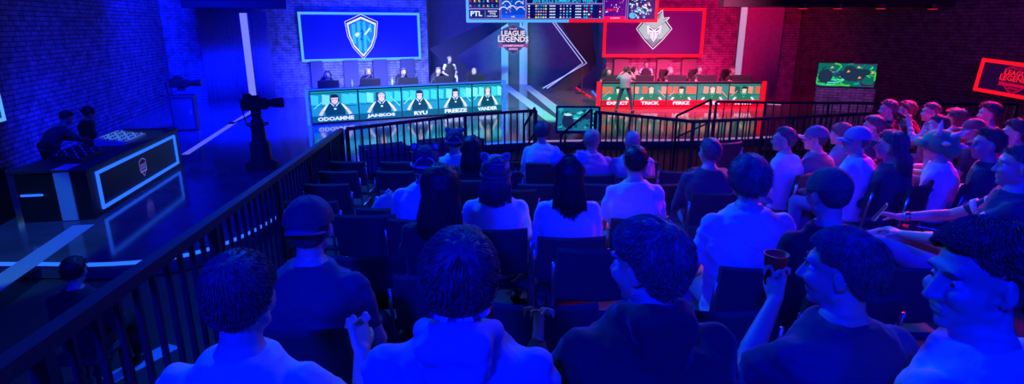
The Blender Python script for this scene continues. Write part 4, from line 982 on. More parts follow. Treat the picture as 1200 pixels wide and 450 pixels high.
def spike_hat(parent, H, R_, k):
    g = mat('green_plush', (.06, .55, .18), .8, bump=.4, scale=120); g2 = mat('pale_green_plush', (.35, .75, .40), .8); w_ = mat('cream_felt_spike', (.75, .66, .62), .7); b = MB(); T = lambda x, y, z: H + R_ @ (Vector((x, y, z)) * k)
    b.ell(T(0, -.02, .045), (.125 * k, .150 * k, .115 * k), g, R_); b.ell(T(0, -.11, -.01), (.10 * k, .08 * k, .09 * k), g, R_); b.ell(T(0, .13, .035), (.09 * k, .055 * k, .045 * k), g, R_)
    o = bake(b, 'plush_hat', .010, parent, smooth_it=2)
    for i, (az, th) in enumerate(((0, 10), (60, 48), (-60, 48), (120, 52), (-120, 52), (180, 55), (90, 88), (-90, 88), (150, 100), (-150, 100))):
        a, t = math.radians(az), math.radians(th); d = Vector((math.sin(t) * math.sin(a), math.sin(t) * math.cos(a), math.cos(t)))
        p = Vector((d.x * .118, d.y * .142 - .02, d.z * .108 + .045)); b = MB(); q0 = T(*p); q1 = T(*(p + d * .085 + Vector((0, -.02, .01))))
        b.tube([q0, q0.lerp(q1, .35), q0.lerp(q1, .7), q1], [.026 * k, .020 * k, .011 * k, .001], w_, 10); b.build('spike', o, smooth=True)
        b = MB(); b.tube([T(*(p * 1.0)) + (R_ @ Vector((math.cos(u_) * .03, math.sin(u_) * .03 * 1, 0))) for u_ in [i_ * math.pi / 6 for i_ in range(12)]], .005, g2, 5, closed=True)
        b.build('spike_ring', o, smooth=True)
    return o
def pom_band(parent, H, R_, k):
    b = MB(); T = lambda x, y, z: H + R_ @ (Vector((x, y, z)) * k); m = mat('pale_fluffy_fur', (.6, .6, .65), .9)
    b.tube([T(.105 * math.cos(a), -.012, .02 + .125 * math.sin(a)) for a in [math.pi * i / 14 for i in range(15)]], .008, M_plastic, 6); o = b.build('headband', parent, smooth=True)
    rg_ = random.Random(4)
    for s in (-1, 1):
        c = T(s * .085, -.02, .125); b = MB(); b.ell(c, (.045, .045, .045), m)
        for _ in range(260):
            d = Vector((rg_.gauss(0, 1), rg_.gauss(0, 1), rg_.gauss(0, 1))).normalized(); b.tube([c + d * .04, c + d * rg_.uniform(.055, .068)], [.003, .0006], m, 3)
        b.build('pompom', o, smooth=True)
def glasses(parent, H, R_, k):
    b = MB(); T = lambda x, y, z: H + R_ @ (Vector((x, y, z)) * k)
    for s in (-1, 1):
        b.tube([T(s * .032 + .022 * math.cos(a), .104, .010 + .017 * math.sin(a)) for a in [2 * math.pi * i / 14 for i in range(14)]], .0022, M_plastic, 6, closed=True)
        b.tube([T(s * .054, .102, .014), T(s * .078, .06, .014), T(s * .083, -.01, .010)], .002, M_plastic, 6)
    b.tube([T(-.010, .106, .014), T(.010, .106, .014)], .002, M_plastic, 6); b.build('glasses', parent, smooth=True)
def headset(parent, H, R_, k, m=None):
    b = MB(); T = lambda x, y, z: H + R_ @ (Vector((x, y, z)) * k)
    b.tube([T(.098 * math.cos(a), -.01, .005 + .125 * math.sin(a)) for a in [math.pi * i / 14 for i in range(15)]], .011, m or M_plastic, 8); o = b.build('headset', parent, smooth=True)
    b = MB()
    for s in (-1, 1): b = MB(); b.ell(T(s * .096, -.005, -.002), (.020 * k, .036 * k, .042 * k), m or M_plastic, R_, (12, 8)); b.build('ear_cup', o, smooth=True)
    b = MB(); b.tube([T(-.098, .01, -.02), T(-.075, .085, -.055), T(-.03, .110, -.062)], .005, M_plastic, 6); b.build('microphone', o, smooth=True)
def cloth(name, c, bump=.25): return mat(name, c, .85, var=.08, bump=bump, scale=45, sheen=.15)
SH = {'light': cloth('light_tee_cloth', (.74, .74, .76)), 'dark': cloth('black_cloth', (.018, .018, .022)), 'navy': cloth('dark_navy_cloth', (.05, .055, .09)), 'mid': cloth('mid_blue_cloth', (.34, .36, .46)),
      'grey': cloth('grey_cloth', (.36, .36, .38)), 'pink': cloth('pink_cloth', (.72, .30, .48)), 'denim': cloth('denim', (.20, .24, .36)), 'plaid': cloth('plaid_cloth', (.30, .30, .38)), 'red': cloth('dark_red_cloth', (.34, .06, .08))}
def jersey_mat(): return SH['dark']
PEOPLE = []
def person(label, head, floor, yaw=0.0, hyaw=0.0, hpitch=0.0, hroll=0.0, shirt='light', hair=('dark', 'short'), hat=None, lod=1, pose='sit', group='people in the audience', sleeves='short', arms=None,
           hood=False, specs=False, phones=False, lean=None, w=1.0, legs=True, seed=None, hand_dirs=None, vol=.018, k=1.0, hairlen=.3, trousers='denim', belly=0.0, beard=False, strands=None, curls=(.45, .45), extra=None, hipoff=None, cat='person'):
    """head: world position of the head centre; yaw: body heading, 0 = towards the stage (+y)"""
    seed = len(PEOPLE) + 1 if seed is None else seed
    fz = floor; hs = head[2] - fz; ry = math.radians(yaw); Rb = Matrix.Rotation(ry, 3, 'Z')
    if lean is None: lean = .02 if pose == 'sit' else .03
    ho = Vector((0, lean + .03, 0)); o2 = Vector(head) - Rb @ ho
    root = empty('person', (o2.x, o2.y, fz), ry, label, cat, group); H = Vector((0, lean + .03, hs))
    R_ = Euler((math.radians(hpitch), math.radians(hroll), math.radians(hyaw)), 'XYZ').to_matrix()
    R_ = Matrix.Rotation(math.radians(hyaw), 3, 'Z') @ Matrix.Rotation(math.radians(hpitch), 3, 'X') @ Matrix.Rotation(math.radians(hroll), 3, 'Y')
    vox = (.0065, .011, .015)[lod]; skin = M_skin
    hipz = .53 if pose == 'sit' else .92
    if hipoff: hip = Vector((hipoff[0], hipoff[1], hipz - .06))
    else: hip = Vector((0, 0, hipz - .06))
    neck = Vector((0, lean * .8 - .005, hs - .108 * k)); w *= 1.0
    sh = [Vector((s * .168 * w, neck.y - .02, neck.z - .120)) for s in (-1, 1)]
    if arms is None:
        arms = [((s * .235 * w, .05, max(.66, sh[0].z - .30)), (s * .12, .28, .64)) for s in (-1, 1)] if pose == 'sit' else [((s * .25, .0, sh[0].z - .28), (s * .24, .06, sh[0].z - .52)) for s in (-1, 1)]
    if pose == 'sit': L = [[Vector((s * .09, .02, .54)), Vector((s * .15, .44, .53)), Vector((s * .15, .46 + .04 * s, .09)), Vector((s * .17, .60, .045))] for s in (-1, 1)]
    else: L = [[Vector((s * .09, 0, .93)), Vector((s * .12, .01, .50)), Vector((s * .14, -.02, .09)), Vector((s * .16, .13, .045))] for s in (-1, 1)]
    if legs not in (True, False): L = legs
    b = MB()
    if lod < 2 or True: head_prims(b, skin, H, R_, k)
    b.loft(torso_rings(hip, neck, -.008, 1.0, w), skin); b.cap(neck - Vector((0, 0, .05)), H + R_ @ Vector((0, -.022, -.050)), .060 * k, .053 * k, skin)
    for i, s in enumerate((-1, 1)):
        e, wr = Vector(arms[i][0]), Vector(arms[i][1]); b.cap(sh[i], e, .048, .039, skin); b.cap(e, e.lerp(wr, .35), .040, .040, skin); b.cap(e.lerp(wr, .3), wr, .040, .026, skin)
        hd = (hand_dirs[i] if hand_dirs and hand_dirs[i] else ((wr - e).normalized() * .7 + Vector((-s * .25, .5, -.25)), (0, 0, -1)))
        hand(b, skin, wr, hd[0], hd[1], -s if Vector(hd[1]).z < .5 else s, curls[i])
    for q_ in L:
        b.cap(q_[0], q_[1], .075, .055, skin); b.cap(q_[1], q_[2], .053, .036, skin); b.cap(q_[2], q_[3], .038, .030, skin)
    bake(b, 'body', vox, root, smooth_it=2 if lod == 0 else 1, post=face_post(H, R_, k))
    # clothes
    m = SH[shirt]; b = MB(); g = .016 if not hood else .026
    b.loft(torso_rings(hip + Vector((0, 0, -.02)), neck, g, .97, w, belly), m)
    for i in range(2):
        b.cap(neck - Vector((0, .01, .085)), sh[i] + Vector((0, 0, -.005)), .060, .058 + g * .3, m)
        e, wr = Vector(arms[i][0]), Vector(arms[i][1])
        if sleeves == 'long': b.cap(sh[i], e, .064 + g * .3, .052, m); b.cap(e, e.lerp(wr, .93), .053, .038, m)
        else: b.cap(sh[i], sh[i].lerp(e, .62), .062, .058, m)
    if hood:
        pts = [neck + Vector((.088 * math.cos(a), -.015 + .092 * math.sin(a), -.002 - .030 * math.sin(a))) for a in [math.radians(60 - 300 * i / 12) for i in range(13)]]
        for i in range(12): b.cap(pts[i], pts[i + 1], .020 + .014 * math.sin(math.pi * i / 12), .020 + .014 * math.sin(math.pi * (i + 1) / 12), m)
        for x in (-.06, -.02, .02, .06): b.cap(neck + Vector((x, -.115, .01)), neck + Vector((x * .45, -.135, -.115)), .038, .032, m)
    bake(b, 'hoodie' if hood else ('jacket' if sleeves == 'long' else 'shirt'), (.009, .013, .017)[lod], root, smooth_it=16 if hood else (9, 5, 3)[lod], post=wrinkle((.010, .007, .003)[lod], seed * 2.7) if lod < 2 else None)
    b = MB(); tm = SH[trousers]
    for q_ in L: b.cap(q_[0] - Vector((0, 0, .01)), q_[1], .092, .068, tm); b.cap(q_[1], q_[2] + (q_[1] - q_[2]) * .08, .068, .050, tm)
    b.cap(L[0][0] - Vector((0, .02, .0)), L[1][0] - Vector((0, .02, .0)), .098, .098, tm); bake(b, 'trousers', .017, root, smooth_it=3)
    for q_ in L:
        b = MB(); d_ = (q_[3] - q_[2]); d_.z = 0 if abs(d_.z) < .2 else d_.z; d_.normalize(); b.cap(q_[3] - d_ * .16, q_[3] + d_ * .02, .045, .040, M_rubber, flat=.9, fn=(1, 0, 0)); b.build('shoe', root, smooth=True)
    # head wear and hair
    if hair:
        st = strands if strands is not None else (6500 if lod == 0 else (500 if lod == 1 else 0))
        hair_mesh(root, H, R_, k, hair[0], hair[1], vol, st if hat in (None, 'pom') else 0, seed, hairlen, lod=lod)
    if hat:
        kind_ = hat if isinstance(hat, str) else hat[0]
        if kind_ == 'cap': cap_mesh(root, H, R_, k * 1.04, hat[1], hat[2], back=hat[3], patch=len(hat) > 4)
        elif kind_ == 'ears': ear_hat(root, H, R_, k, hat[1], hat[2], seed)
        elif kind_ == 'spikes': spike_hat(root, H, R_, k)
        elif kind_ == 'pom': pom_band(root, H, R_, k)
    if lod < 2 or hair is None:
        for s in (-1, 1):
            T = lambda x, y, z: H + R_ @ (Vector((x, y, z)) * k)
            b = MB(); b.ell(T(s * .031, .0715, .010), (.0118 * k,) * 3, M_eye, R_, (12, 8)); e_ = b.build('eye', root, smooth=True)
            b = MB(); b.ell(T(s * .031, .0815, .0095), (.0056 * k, .003 * k, .0056 * k), M_lip, R_, (8, 6)); b.build('iris', e_, smooth=True)
            b = MB(); b.tube([T(s * .016, .094, .036), T(s * .032, .094, .040), T(s * .050, .083, .033)], [.002, .0028, .0014], hmat(hair[0]) if hair else M_lip, 5); b.build('eyebrow', root, smooth=True)
    if beard:
        b = MB(); T = lambda x, y, z: H + R_ @ (Vector((x, y, z)) * k); b.cap(T(-.052, .01, -.055), T(-.02, .07, -.095), .022, .020, hmat('dark')); b.cap(T(.052, .01, -.055), T(.02, .07, -.095), .022, .020, hmat('dark')); b.cap(T(-.02, .07, -.095), T(.02, .07, -.095), .022, .022, hmat('dark')); bake(b, 'beard', .008, root)
    if specs: glasses(root, H, R_, k)
    if phones: headset(root, H, R_, k)
    root['_i'] = seed
    del root['_i']
    P = dict(root=root, H=H, R=R_, sh=sh, arms=arms, neck=neck, Rb=Rb, floor=fz, yaw=yaw)
    PEOPLE.append(P); return P

# ------------------------------------------------------------------ chairs
def make_chair():
    r = empty('stacking_chair', (0, 0, 0))
    b = MB(); b.box((0, 0, .445), (.44, .42, .05), M_fabric, bev=.02); b.build('seat', r)
    b = MB(); vs = []
    rings = []
    for i in range(9):
        x = -.215 + .43 * i / 8; bow = -.035 * (1 - (x / .215) ** 2); zz = [(0, .56), (.0, .88)]
        rings.append([Vector((x, -.20 + bow - .014, .56)), Vector((x, -.255 + bow - .014, .87)), Vector((x, -.250 + bow, .885)), Vector((x, -.24 + bow + .014, .87)), Vector((x, -.185 + bow + .014, .56)), Vector((x, -.195 + bow, .545))])
    b.loft(rings, M_fabric); b.build('backrest', r, smooth=False)
    for s in (-1, 1):
        b = MB(); b.tube([(s * .235, -.26, .80), (s * .235, -.235, .66), (s * .235, -.21, .46), (s * .24, -.25, .01)], .011, M_chrome, 8); b.build('leg', r, smooth=True)
        b = MB(); b.tube([(s * .235, -.20, .44), (s * .235, .19, .44), (s * .235, .215, .42), (s * .24, .24, .01)], .011, M_chrome, 8); b.build('leg', r, smooth=True)
    b = MB(); b.tube([(-.235, .17, .425), (.235, .17, .425)], .010, M_chrome, 8); b.build('crossbar', r, smooth=True); b = MB(); b.tube([(-.235, -.19, .425), (.235, -.19, .425)], .010, M_chrome, 8); b.build('crossbar', r, smooth=True)
    return r
CH = []
chair_proto = make_chair()
def chair(x, y, z, yaw, label, group='stacking chairs on the tiers'):
    o = chair_proto if not CH else copy_tree(chair_proto); CH.append((x, y)); o.location = (x, y, z); o.rotation_euler.z = math.radians(yaw)
    tag(o, label, 'chair', group); return o
# ------------------------------------------------------------------ who sits where (head seen at column u, row v; size of head picks the row)
def seat(u, v, hs=1.22, ymin=.9, ymax=10.0, yfix=None):
    s = ray(u, v)
    if yfix: best = yfix
    else:
        best, be = None, 9
        y = ymin
        while y < ymax:
            x = s.x / s.y * y; z = CAMZ + s.z / s.y * y; e = abs(z - tier(x, y) - hs)
            if e < be: best, be = y, e
            y += .02
    x = s.x / s.y * best; z = CAMZ + s.z / s.y * best; return Vector((x, best, z)), tier(x, best - .05)
def aud(label, u, v, short, hs=1.22, yfix=None, chair_=True, ymin=.9, ymax=10., **kw):
    h, fl = seat(u, v, hs, ymin, ymax, yfix)
    if 'floor' in kw: fl = kw.pop('floor')
    pr = person(label, h, fl, **kw)
    if chair_:
        q_ = pr['root'].location; chair(q_.x, q_.y, fl, kw.get('yaw', 0), 'dark chair under the ' + short)
    return pr
capk = M_plastic
def C(n, c): return cloth(n, c)
# nearest row
aud('person in a light shirt with a raised fist, short dark hair, bottom left', 284, 349, 'person with a raised fist at the bottom left', lod=0, shirt='light', hair=('dark', 'short'), hpitch=-14, hroll=-4, lean=.05, yfix=1.42, vol=.014,
    arms=[((-.24, .08, .66), (-.12, .30, .64)), ((.30, .10, .78), (.27, .22, .92))], hand_dirs=[None, ((-.25, .55, .75), (-.7, .5, -.3))], curls=(.4, 1.25), trousers='navy')
B_ = aud('person in a mid blue hoodie with tousled hair and a coloured neck ribbon', 539, 328, 'person in the mid blue hoodie', lod=0, shirt='mid', hood=True, sleeves='long', hair=('dark', 'short'), vol=.020, yfix=1.36, w=1.08, trousers='navy')
b = MB(); nb = B_['neck']
for i, a in enumerate(range(-60, 241, 15)):
    a0, a1 = math.radians(a - 90), math.radians(a - 75); m_ = mat(('ribbon_red', 'ribbon_teal', 'ribbon_white')[i % 3], ((.8, .08, .1), (.08, .45, .4), (.8, .8, .8))[i % 3], .6)
    b.tube([nb + Vector((.074 * math.cos(t), .002 + .078 * math.sin(t), .052)) for t in (a0, a1)], .009, m_, 6)
b.build('neck_ribbon', B_['root'])
aud('person in a black hoodie with tousled brown hair looking left, nearest row', 758, 312, 'person in the black hoodie', lod=0, shirt='dark', hood=True, sleeves='long', hair=('brown', 'short'), vol=.024, yfix=1.52, hyaw=42, hpitch=-8, w=1.12, yaw=6, trousers='dark',
    arms=[((-.30, .10, .76), (-.27, .30, .84)), ((.26, .06, .70), (.13, .30, .66))], hand_dirs=[((.1, .4, .9), (1, .2, 0)), None], curls=(.9, .5))
aud('person in a dark blue shirt holding a red cup', 985, 318, 'person holding a red cup', lod=0, shirt='navy', hair=('brown', 'short'), hyaw=46, hpitch=-5, yaw=10, yfix=1.6, w=1.05, vol=.018, trousers='dark',
    arms=[((-.24, .12, .80), (-.05, .26, .97)), ((.26, .06, .70), (.13, .30, .66))], hand_dirs=[((.1, .2, .9), (1, .3, 0)), None], curls=(.9, .5))
aud('person in a light shirt in left profile, thick dark hair, bottom right corner', 1146, 327, 'person in profile nearest at the right', lod=0, shirt='light', hair=('dark', 'short'), hyaw=70, hpitch=-6, yaw=22, yfix=1.32, w=1.1, vol=.022, k=1.10, trousers='denim')
# second row
aud('person wearing a dark cap back to front with a round patch', 364, 268, 'person in the back-to-front cap', lod=0, shirt='navy', hair=('dark', 'short'), hat=('cap', cloth('dark_cap_cloth', (.05, .05, .06)), cloth('dark_cap_brim', (.12, .12, .16)), True, 1), yfix=2.25, w=1.05, trousers='dark', hpitch=-4, strands=0)
aud('person with very long straight black hair seen from behind between two light shirts', 517, 222, 'person with long black hair', lod=0, shirt='dark', hair=('black', 'long'), hairlen=.42, vol=.022, yfix=2.95, w=.92, trousers='dark')
aud('person in a light shirt with a brown bob haircut, right of centre', 877, 212, 'person with the brown bob', lod=0, shirt='light', hair=('brown', 'bowl'), vol=.030, yfix=3.05, w=1.15, belly=.03, strands=1800)
aud('person with a dark rounded cap bending forward before the red cup', 970, 229, 'person with the dark rounded cap', lod=1, shirt='dark', hair=('dark', 'short'), hat=('cap', cloth('brown_cap_cloth', (.12, .08, .08)), cloth('brown_cap_brim', (.10, .06, .06)), False), hyaw=15, yfix=2.75, w=1.0, lean=.06, trousers='dark', sleeves='long', hpitch=-12)
# middle rows
panda = mat('dark_plush', (.06, .06, .08), .9, bump=.3, scale=90); pandaw = mat('pale_plush', (.5, .5, .55), .9); greyp = mat('grey_plush', (.30, .30, .36), .9, bump=.3, scale=90)
aud('person in a light shirt and dark plush eared hat, left of the long black hair', 499, 192, 'person in the dark plush eared hat', shirt='light', hair=('dark', 'short'), hat=('ears', panda, pandaw), yfix=4.1, w=1.05, yaw=-4, hyaw=10)
aud('person in a light shirt and grey plush eared hat, left of the pompoms', 581, 204, 'person in the grey plush eared hat', shirt='light', hair=('dark', 'long'), hairlen=.16, hat=('ears', greyp, mat('dark_grey_plush', (.12, .12, .15), .9)), yfix=3.9, w=.98)
aud('person with long dark hair and a headband with two pale fluffy pompoms', 666, 206, 'person with the pompom headband', shirt='light', hair=('black', 'long'), hairlen=.40, hat='pom', yfix=3.75, w=.92, sleeves='long')
aud('person in a white shirt with short black hair, mid stand', 744, 190, 'person with short black hair in the middle', shirt='light', hair=('black', 'short'), yfix=4.4, w=1.02)
aud('person in a dark shirt with short brown hair beside the front railing', 831, 179, 'person in a dark shirt near the front railing', shirt='navy', hair=('brown', 'short'), yfix=5.1, w=1.1, sleeves='long', hyaw=18)
aud('person with a small striped eared hat at the front left by the railing', 533, 165, 'person with the small striped hat', shirt='light', hair=('dark', 'short'), hat=('ears', panda, greyp), yfix=6.3, w=1.0, lod=1)
aud('person with long dark hair in front row left beside the small striped hat', 553, 174, 'person with dark hair beside the small striped hat', shirt='dark', hair=('black', 'long'), hairlen=.34, yfix=5.9, w=.95, sleeves='long')
aud('person in a light T-shirt with dark hair in front of the centre gap', 635, 155, 'person before the centre gap', shirt='light', hair=('dark', 'bowl'), vol=.03, yfix=7.5, w=1.05)
aud('person in a pink shirt with short fair hair before the tilted television', 694, 165, 'person in the pink T-shirt', shirt='pink', hair=('fair', 'short'), yfix=6.5, w=1.0, hyaw=-25)
aud('person with close cropped grey hair behind the short black hair in the middle', 741, 166, 'person with cropped grey hair', shirt='mid', hair=('grey', 'short'), vol=.006, yfix=6.4, w=1.1)
aud('person in a light T-shirt with glasses facing left by the front railing', 918, 164, 'person with glasses near the front railing', shirt='light', hair=('brown', 'short'), specs=True, yaw=38, hyaw=35, yfix=5.8, w=1.0)
aud('person in a dotted dark T-shirt and a pink peaked cap facing left', 955, 163, 'person in the pink peaked cap', shirt='denim', hair=('dark', 'short'), hat=('cap', cloth('dark_blue_cap', (.14, .14, .24)), cloth('pink_cap_brim', (.85, .25, .30)), False), yaw=30, hyaw=38, yfix=5.9)
aud('person with a pale strap top half hidden behind the pink peaked cap', 985, 158, 'person in the strap top', shirt='grey', hair=('brown', 'bowl'), vol=.02, yaw=30, hyaw=20, yfix=6.3, w=.9)
aud('person in a blue peaked cap facing left, right of the pink cap', 1003, 166, 'person in the blue peaked cap', shirt='light', hair=('brown', 'short'), hat=('cap', cloth('mid_blue_cap', (.30, .32, .50)), cloth('mid_blue_brim', (.28, .28, .48)), False), yaw=35, hyaw=40, yfix=5.15, w=1.08)
aud('person with long brown hair in a dark jacket behind the blue peaked cap', 1042, 172, 'person with long brown hair at the right', shirt='navy', hair=('brown', 'long'), hairlen=.22, vol=.03, yaw=35, hyaw=20, yfix=5.0, sleeves='long')
aud('person with bowed brown hair between the blue cap and the long brown hair', 1022, 150, 'person with bowed brown hair', shirt='navy', hair=('brown', 'short'), vol=.03, yaw=40, hyaw=30, yfix=6.6)
aud('red lit person in a dark coat, left of two by the right railing', 1040, 129, 'left red lit person by the right railing', shirt='dark', hair=('brown', 'short'), vol=.026, yaw=50, hyaw=30, yfix=8.0, sleeves='long', lod=1)
aud('red lit person in a dark coat, right of two by the right railing', 1062, 130, 'right red lit person by the right railing', shirt='dark', hair=('ginger', 'short'), vol=.03, yaw=40, hyaw=10, yfix=8.3, sleeves='long', lod=1)
aud('person raising a bottle to the mouth, behind the green spiked hat', 1090, 132, 'person raising a bottle', shirt='plaid', hair=('brown', 'short'), yaw=55, hyaw=25, yfix=7.8, sleeves='long',
    arms=[((-.26, .18, .84), (-.08, .26, 1.06)), ((.26, .10, .72), (.12, .30, .68))], hand_dirs=[((.3, .2, .9), (1, .2, 0)), None], curls=(.9, .4))
aud('person with dark blue lit hair just behind the green spiked hat', 1098, 148, 'person just behind the green spiked hat', shirt='plaid', hair=('dark', 'short'), yaw=50, hyaw=25, yfix=6.8)
aud('person in a rust coloured hooded coat hunched behind the green spiked hat', 1118, 141, 'person in the rust coloured coat', shirt='red', hair=('ginger', 'long'), hairlen=.16, vol=.034, yaw=45, hyaw=-5, yfix=7.1, hood=True, sleeves='long', lean=.10)
aud('person in a light T-shirt wearing a big green plush hat with pale spikes', 1098, 172, 'person in the green spiked hat', shirt='light', hair=('dark', 'short'), hat='spikes', yaw=40, hyaw=30, yfix=5.1, w=.98)
aud('person with curly dark hair and a light collar at the far right', 1158, 134, 'person with curly dark hair and light collar', shirt='light', hair=('dark', 'short'), vol=.036, yaw=40, hyaw=35, yfix=7.3, w=.95, k=1.05)
aud('person with a small dark cap right of the green spiked hat', 1139, 153, 'person with the small dark cap', shirt='navy', hair=('brown', 'short'), hat=('cap', cloth('plum_cap', (.22, .08, .12)), cloth('plum_brim', (.2, .08, .1)), False), yaw=40, hyaw=35, yfix=6.6)
aud('person with neat dark hair facing left, right of the green spiked hat', 1156, 170, 'person with neat dark hair', shirt='navy', hair=('dark', 'short'), vol=.028, yaw=35, hyaw=45, yfix=4.9, w=1.05, k=1.05)
aud('person in a mid blue T-shirt with dark hair at the right picture edge', 1189, 158, 'person in mid blue at the right edge', shirt='mid', hair=('dark', 'short'), vol=.028, yaw=30, hyaw=35, yfix=5.4, k=1.04)
# reclining person with outstretched arms at the right edge
Rz = 34
fw = Vector((0, 1, 0))
AE = aud('person leaning back in a striped shirt with both arms stretched out left', 1192, 196, 'person leaning back with outstretched arms', lod=0, shirt='navy', hair=('brown', 'short'), hyaw=22, yaw=46, yfix=3.35, w=1.1, lean=-.12, hs=1.15,
    arms=[((-.26, .14, .80), (-.10, .40, .74)), ((.22, .20, .84), (.08, .46, .80))], hand_dirs=[((.25, .9, .1), (.2, .0, -1)), ((-.2, .9, .1), (-.5, .1, -.9))], curls=(.5, .6), strands=1200,
    legs=[[Vector((-.10, .05, .54)), Vector((-.18, .50, .66)), Vector((-.20, .86, .36)), Vector((-.20, 1.00, .33))], [Vector((.10, .05, .54)), Vector((.10, .52, .64)), Vector((-.02, .92, .46)), Vector((-.03, 1.06, .50))]])
rt = AE['root']
for i in range(2):
    sh_, el = AE['sh'][i], Vector(AE['arms'][i][0])
    for f in (.30, .52): b = MB(); b.tube([sh_.lerp(el, f), sh_.lerp(el, f + .10)], [.0655, .064], SH['light'], 14); b.build('sleeve_stripe', rt, smooth=True)
b = MB(); wr, el = Vector(AE['arms'][1][1]), Vector(AE['arms'][1][0]); b.tube([wr.lerp(el, .10), wr.lerp(el, .22)], [.034, .035], M_chrome, 12); b.build('watch', rt, smooth=True)
def held(P, loc, name, label, cat, build):
    wp = P['root'].location + P['Rb'] @ Vector(loc); t = empty(name, wp, math.radians(P['yaw']), label, cat); build(t); return t
def phone_b(t): b = MB(); b.box((0, 0, 0), (.075, .009, .15), M_plastic, bev=.008, R=Euler((.5, 0, .2)).to_matrix()); b.build('phone_body', t); b = MB(); b.box((0, -.006, .0), (.066, .002, .135), glow('phone_screen', (.10, .2, .75), .7), R=Euler((.5, 0, .2)).to_matrix()); b.build('phone_display', t)
held(AE, (-.0, .56, .83), 'smartphone', 'smartphone held in the outstretched hands of the person leaning back', 'phone', phone_b)
def cup_b(t): b = MB(); b.lathe((0, 0, -.06), [(.028, 0), (.040, .11), (.042, .115), (.038, .115), (.030, .02)], mat('red_cup', (.9, .06, .03), .4), 18); b.build('cup_body', t, smooth=True)
for P in PEOPLE:
    if 'red cup' in P['root']['label'] and 'dark blue shirt' in P['root']['label']: held(P, (-.03, .31, 1.065), 'drinking_cup', 'red cup held at the chin by the person in the dark blue shirt', 'cup', cup_b)
    if 'raising a bottle' in P['root']['label']:
        def bot(t): b = MB(); b.lathe((0, 0, 0), [(.028, 0), (.03, .02), (.03, .12), (.012, .16), (.012, .19)], mat('dark_bottle_glass', (.03, .08, .05), .1), 12); o_ = b.build('bottle_body', t, smooth=True); o_.rotation_euler = (-1.0, 0, 0)
        held(P, (-.02, .30, 1.09), 'drink_bottle', 'dark bottle raised to the mouth in the right hand block', 'bottle', bot)
def shoulder_bag(x, y, z, label):
    t = empty('backpack', (x, y, z), .3, label, 'bag'); b = MB(); m = SH['mid']; b.ell((0, 0, .22), (.17, .11, .24), m); b.ell((0, -.1, .16), (.12, .06, .12), m); bake(b, 'bag_body', .015, t, smooth_it=2, post=wrinkle(.006, 3))
    b = MB()
    for s in (-1, 1): b.tube([(s * .09, .10, .40), (s * .10, .16, .30), (s * .10, .15, .12), (s * .09, .10, .05)], .014, SH['light'], 6)
    b.tube([(-.03, 0, .45), (0, 0, .49), (.03, 0, .45)], .008, SH['light'], 6); b.build('strap', t, smooth=True)
p = aty(452, 222, 4.5); shoulder_bag(p.x, 4.6, tier(p.x, 4.6) + .475, 'blue lit backpack resting on a chair left of the dark plush hat')
chair(p.x, 4.62, tier(p.x, 4.6), 0, 'dark stacking chair under the backpack')

# empty chairs filling the rows of the stand
def free(x, y, r=.52): return all((x - cx_) ** 2 + ((y - cy_) * .9) ** 2 > r * r for cx_, cy_ in CH)
names_row = ['nearest', 'second', 'third', 'fourth', 'fifth', 'sixth', 'seventh', 'eighth']
spots = [(640, 318, 2.15), (425, 222, 3.9), (425, 262, 2.9), (590, 168, 5.9), (480, 268, 2.75), (600, 195, 4.9), (700, 262, 3.0), (470, 185, 5.2), (790, 195, 5.0), (860, 265, 2.1)]
ek = 0
wherel = ['in front of the mid blue hoodie, at the right', 'far left behind the back-to-front cap wearer', 'left, directly before the back-to-front cap', 'in the front row beside the dark haired people', 'left of the long black hair', 'in the middle of the stand before the pompoms', 'between pompoms and white T-shirt', 'front left by the railing', 'right of the white T-shirt', 'behind the brown bob']
for (u, v, yy_), wl_ in zip(spots, wherel):
    s = ray(u, v); x = s.x / s.y * yy_
    if free(x, yy_ + .2, .40): chair(x, yy_ + .25, tier(x, yy_ + .2), 0, 'empty dark stacking chair ' + wl_)
rowy = [1.2, 2.1, 3.0, 3.9, 4.8, 5.7, 6.6, 7.5]
for ri, y in enumerate(rowy):
    n_ = 0; x = xleft(y) + .38
    while x < (2.0 if y > 3.5 else 2.7):
        if free(x, y, .56):
            p_ = (x * 680 / (y + .8)); n_ += 1
            chair(x, y, tier(x, y), 0, 'empty dark chair, %s spare one from the left in the %s row' % (('first', 'second', 'third', 'fourth', 'fifth', 'sixth', 'seventh', 'eighth', 'ninth', 'tenth')[n_ - 1], names_row[ri])); x += .56
        else: x += .08
for x, y, a in ((3.3, 3.0, 25), (4.6, 3.4, 30), (3.0, 6.3, 30), (4.3, 7.4, 35), (2.7, 7.6, 20)):
    if free(x, y, .55): chair(x, y, tier(x, y), a, 'empty dark stacking chair of the right hand block, turned by %d degrees' % a)

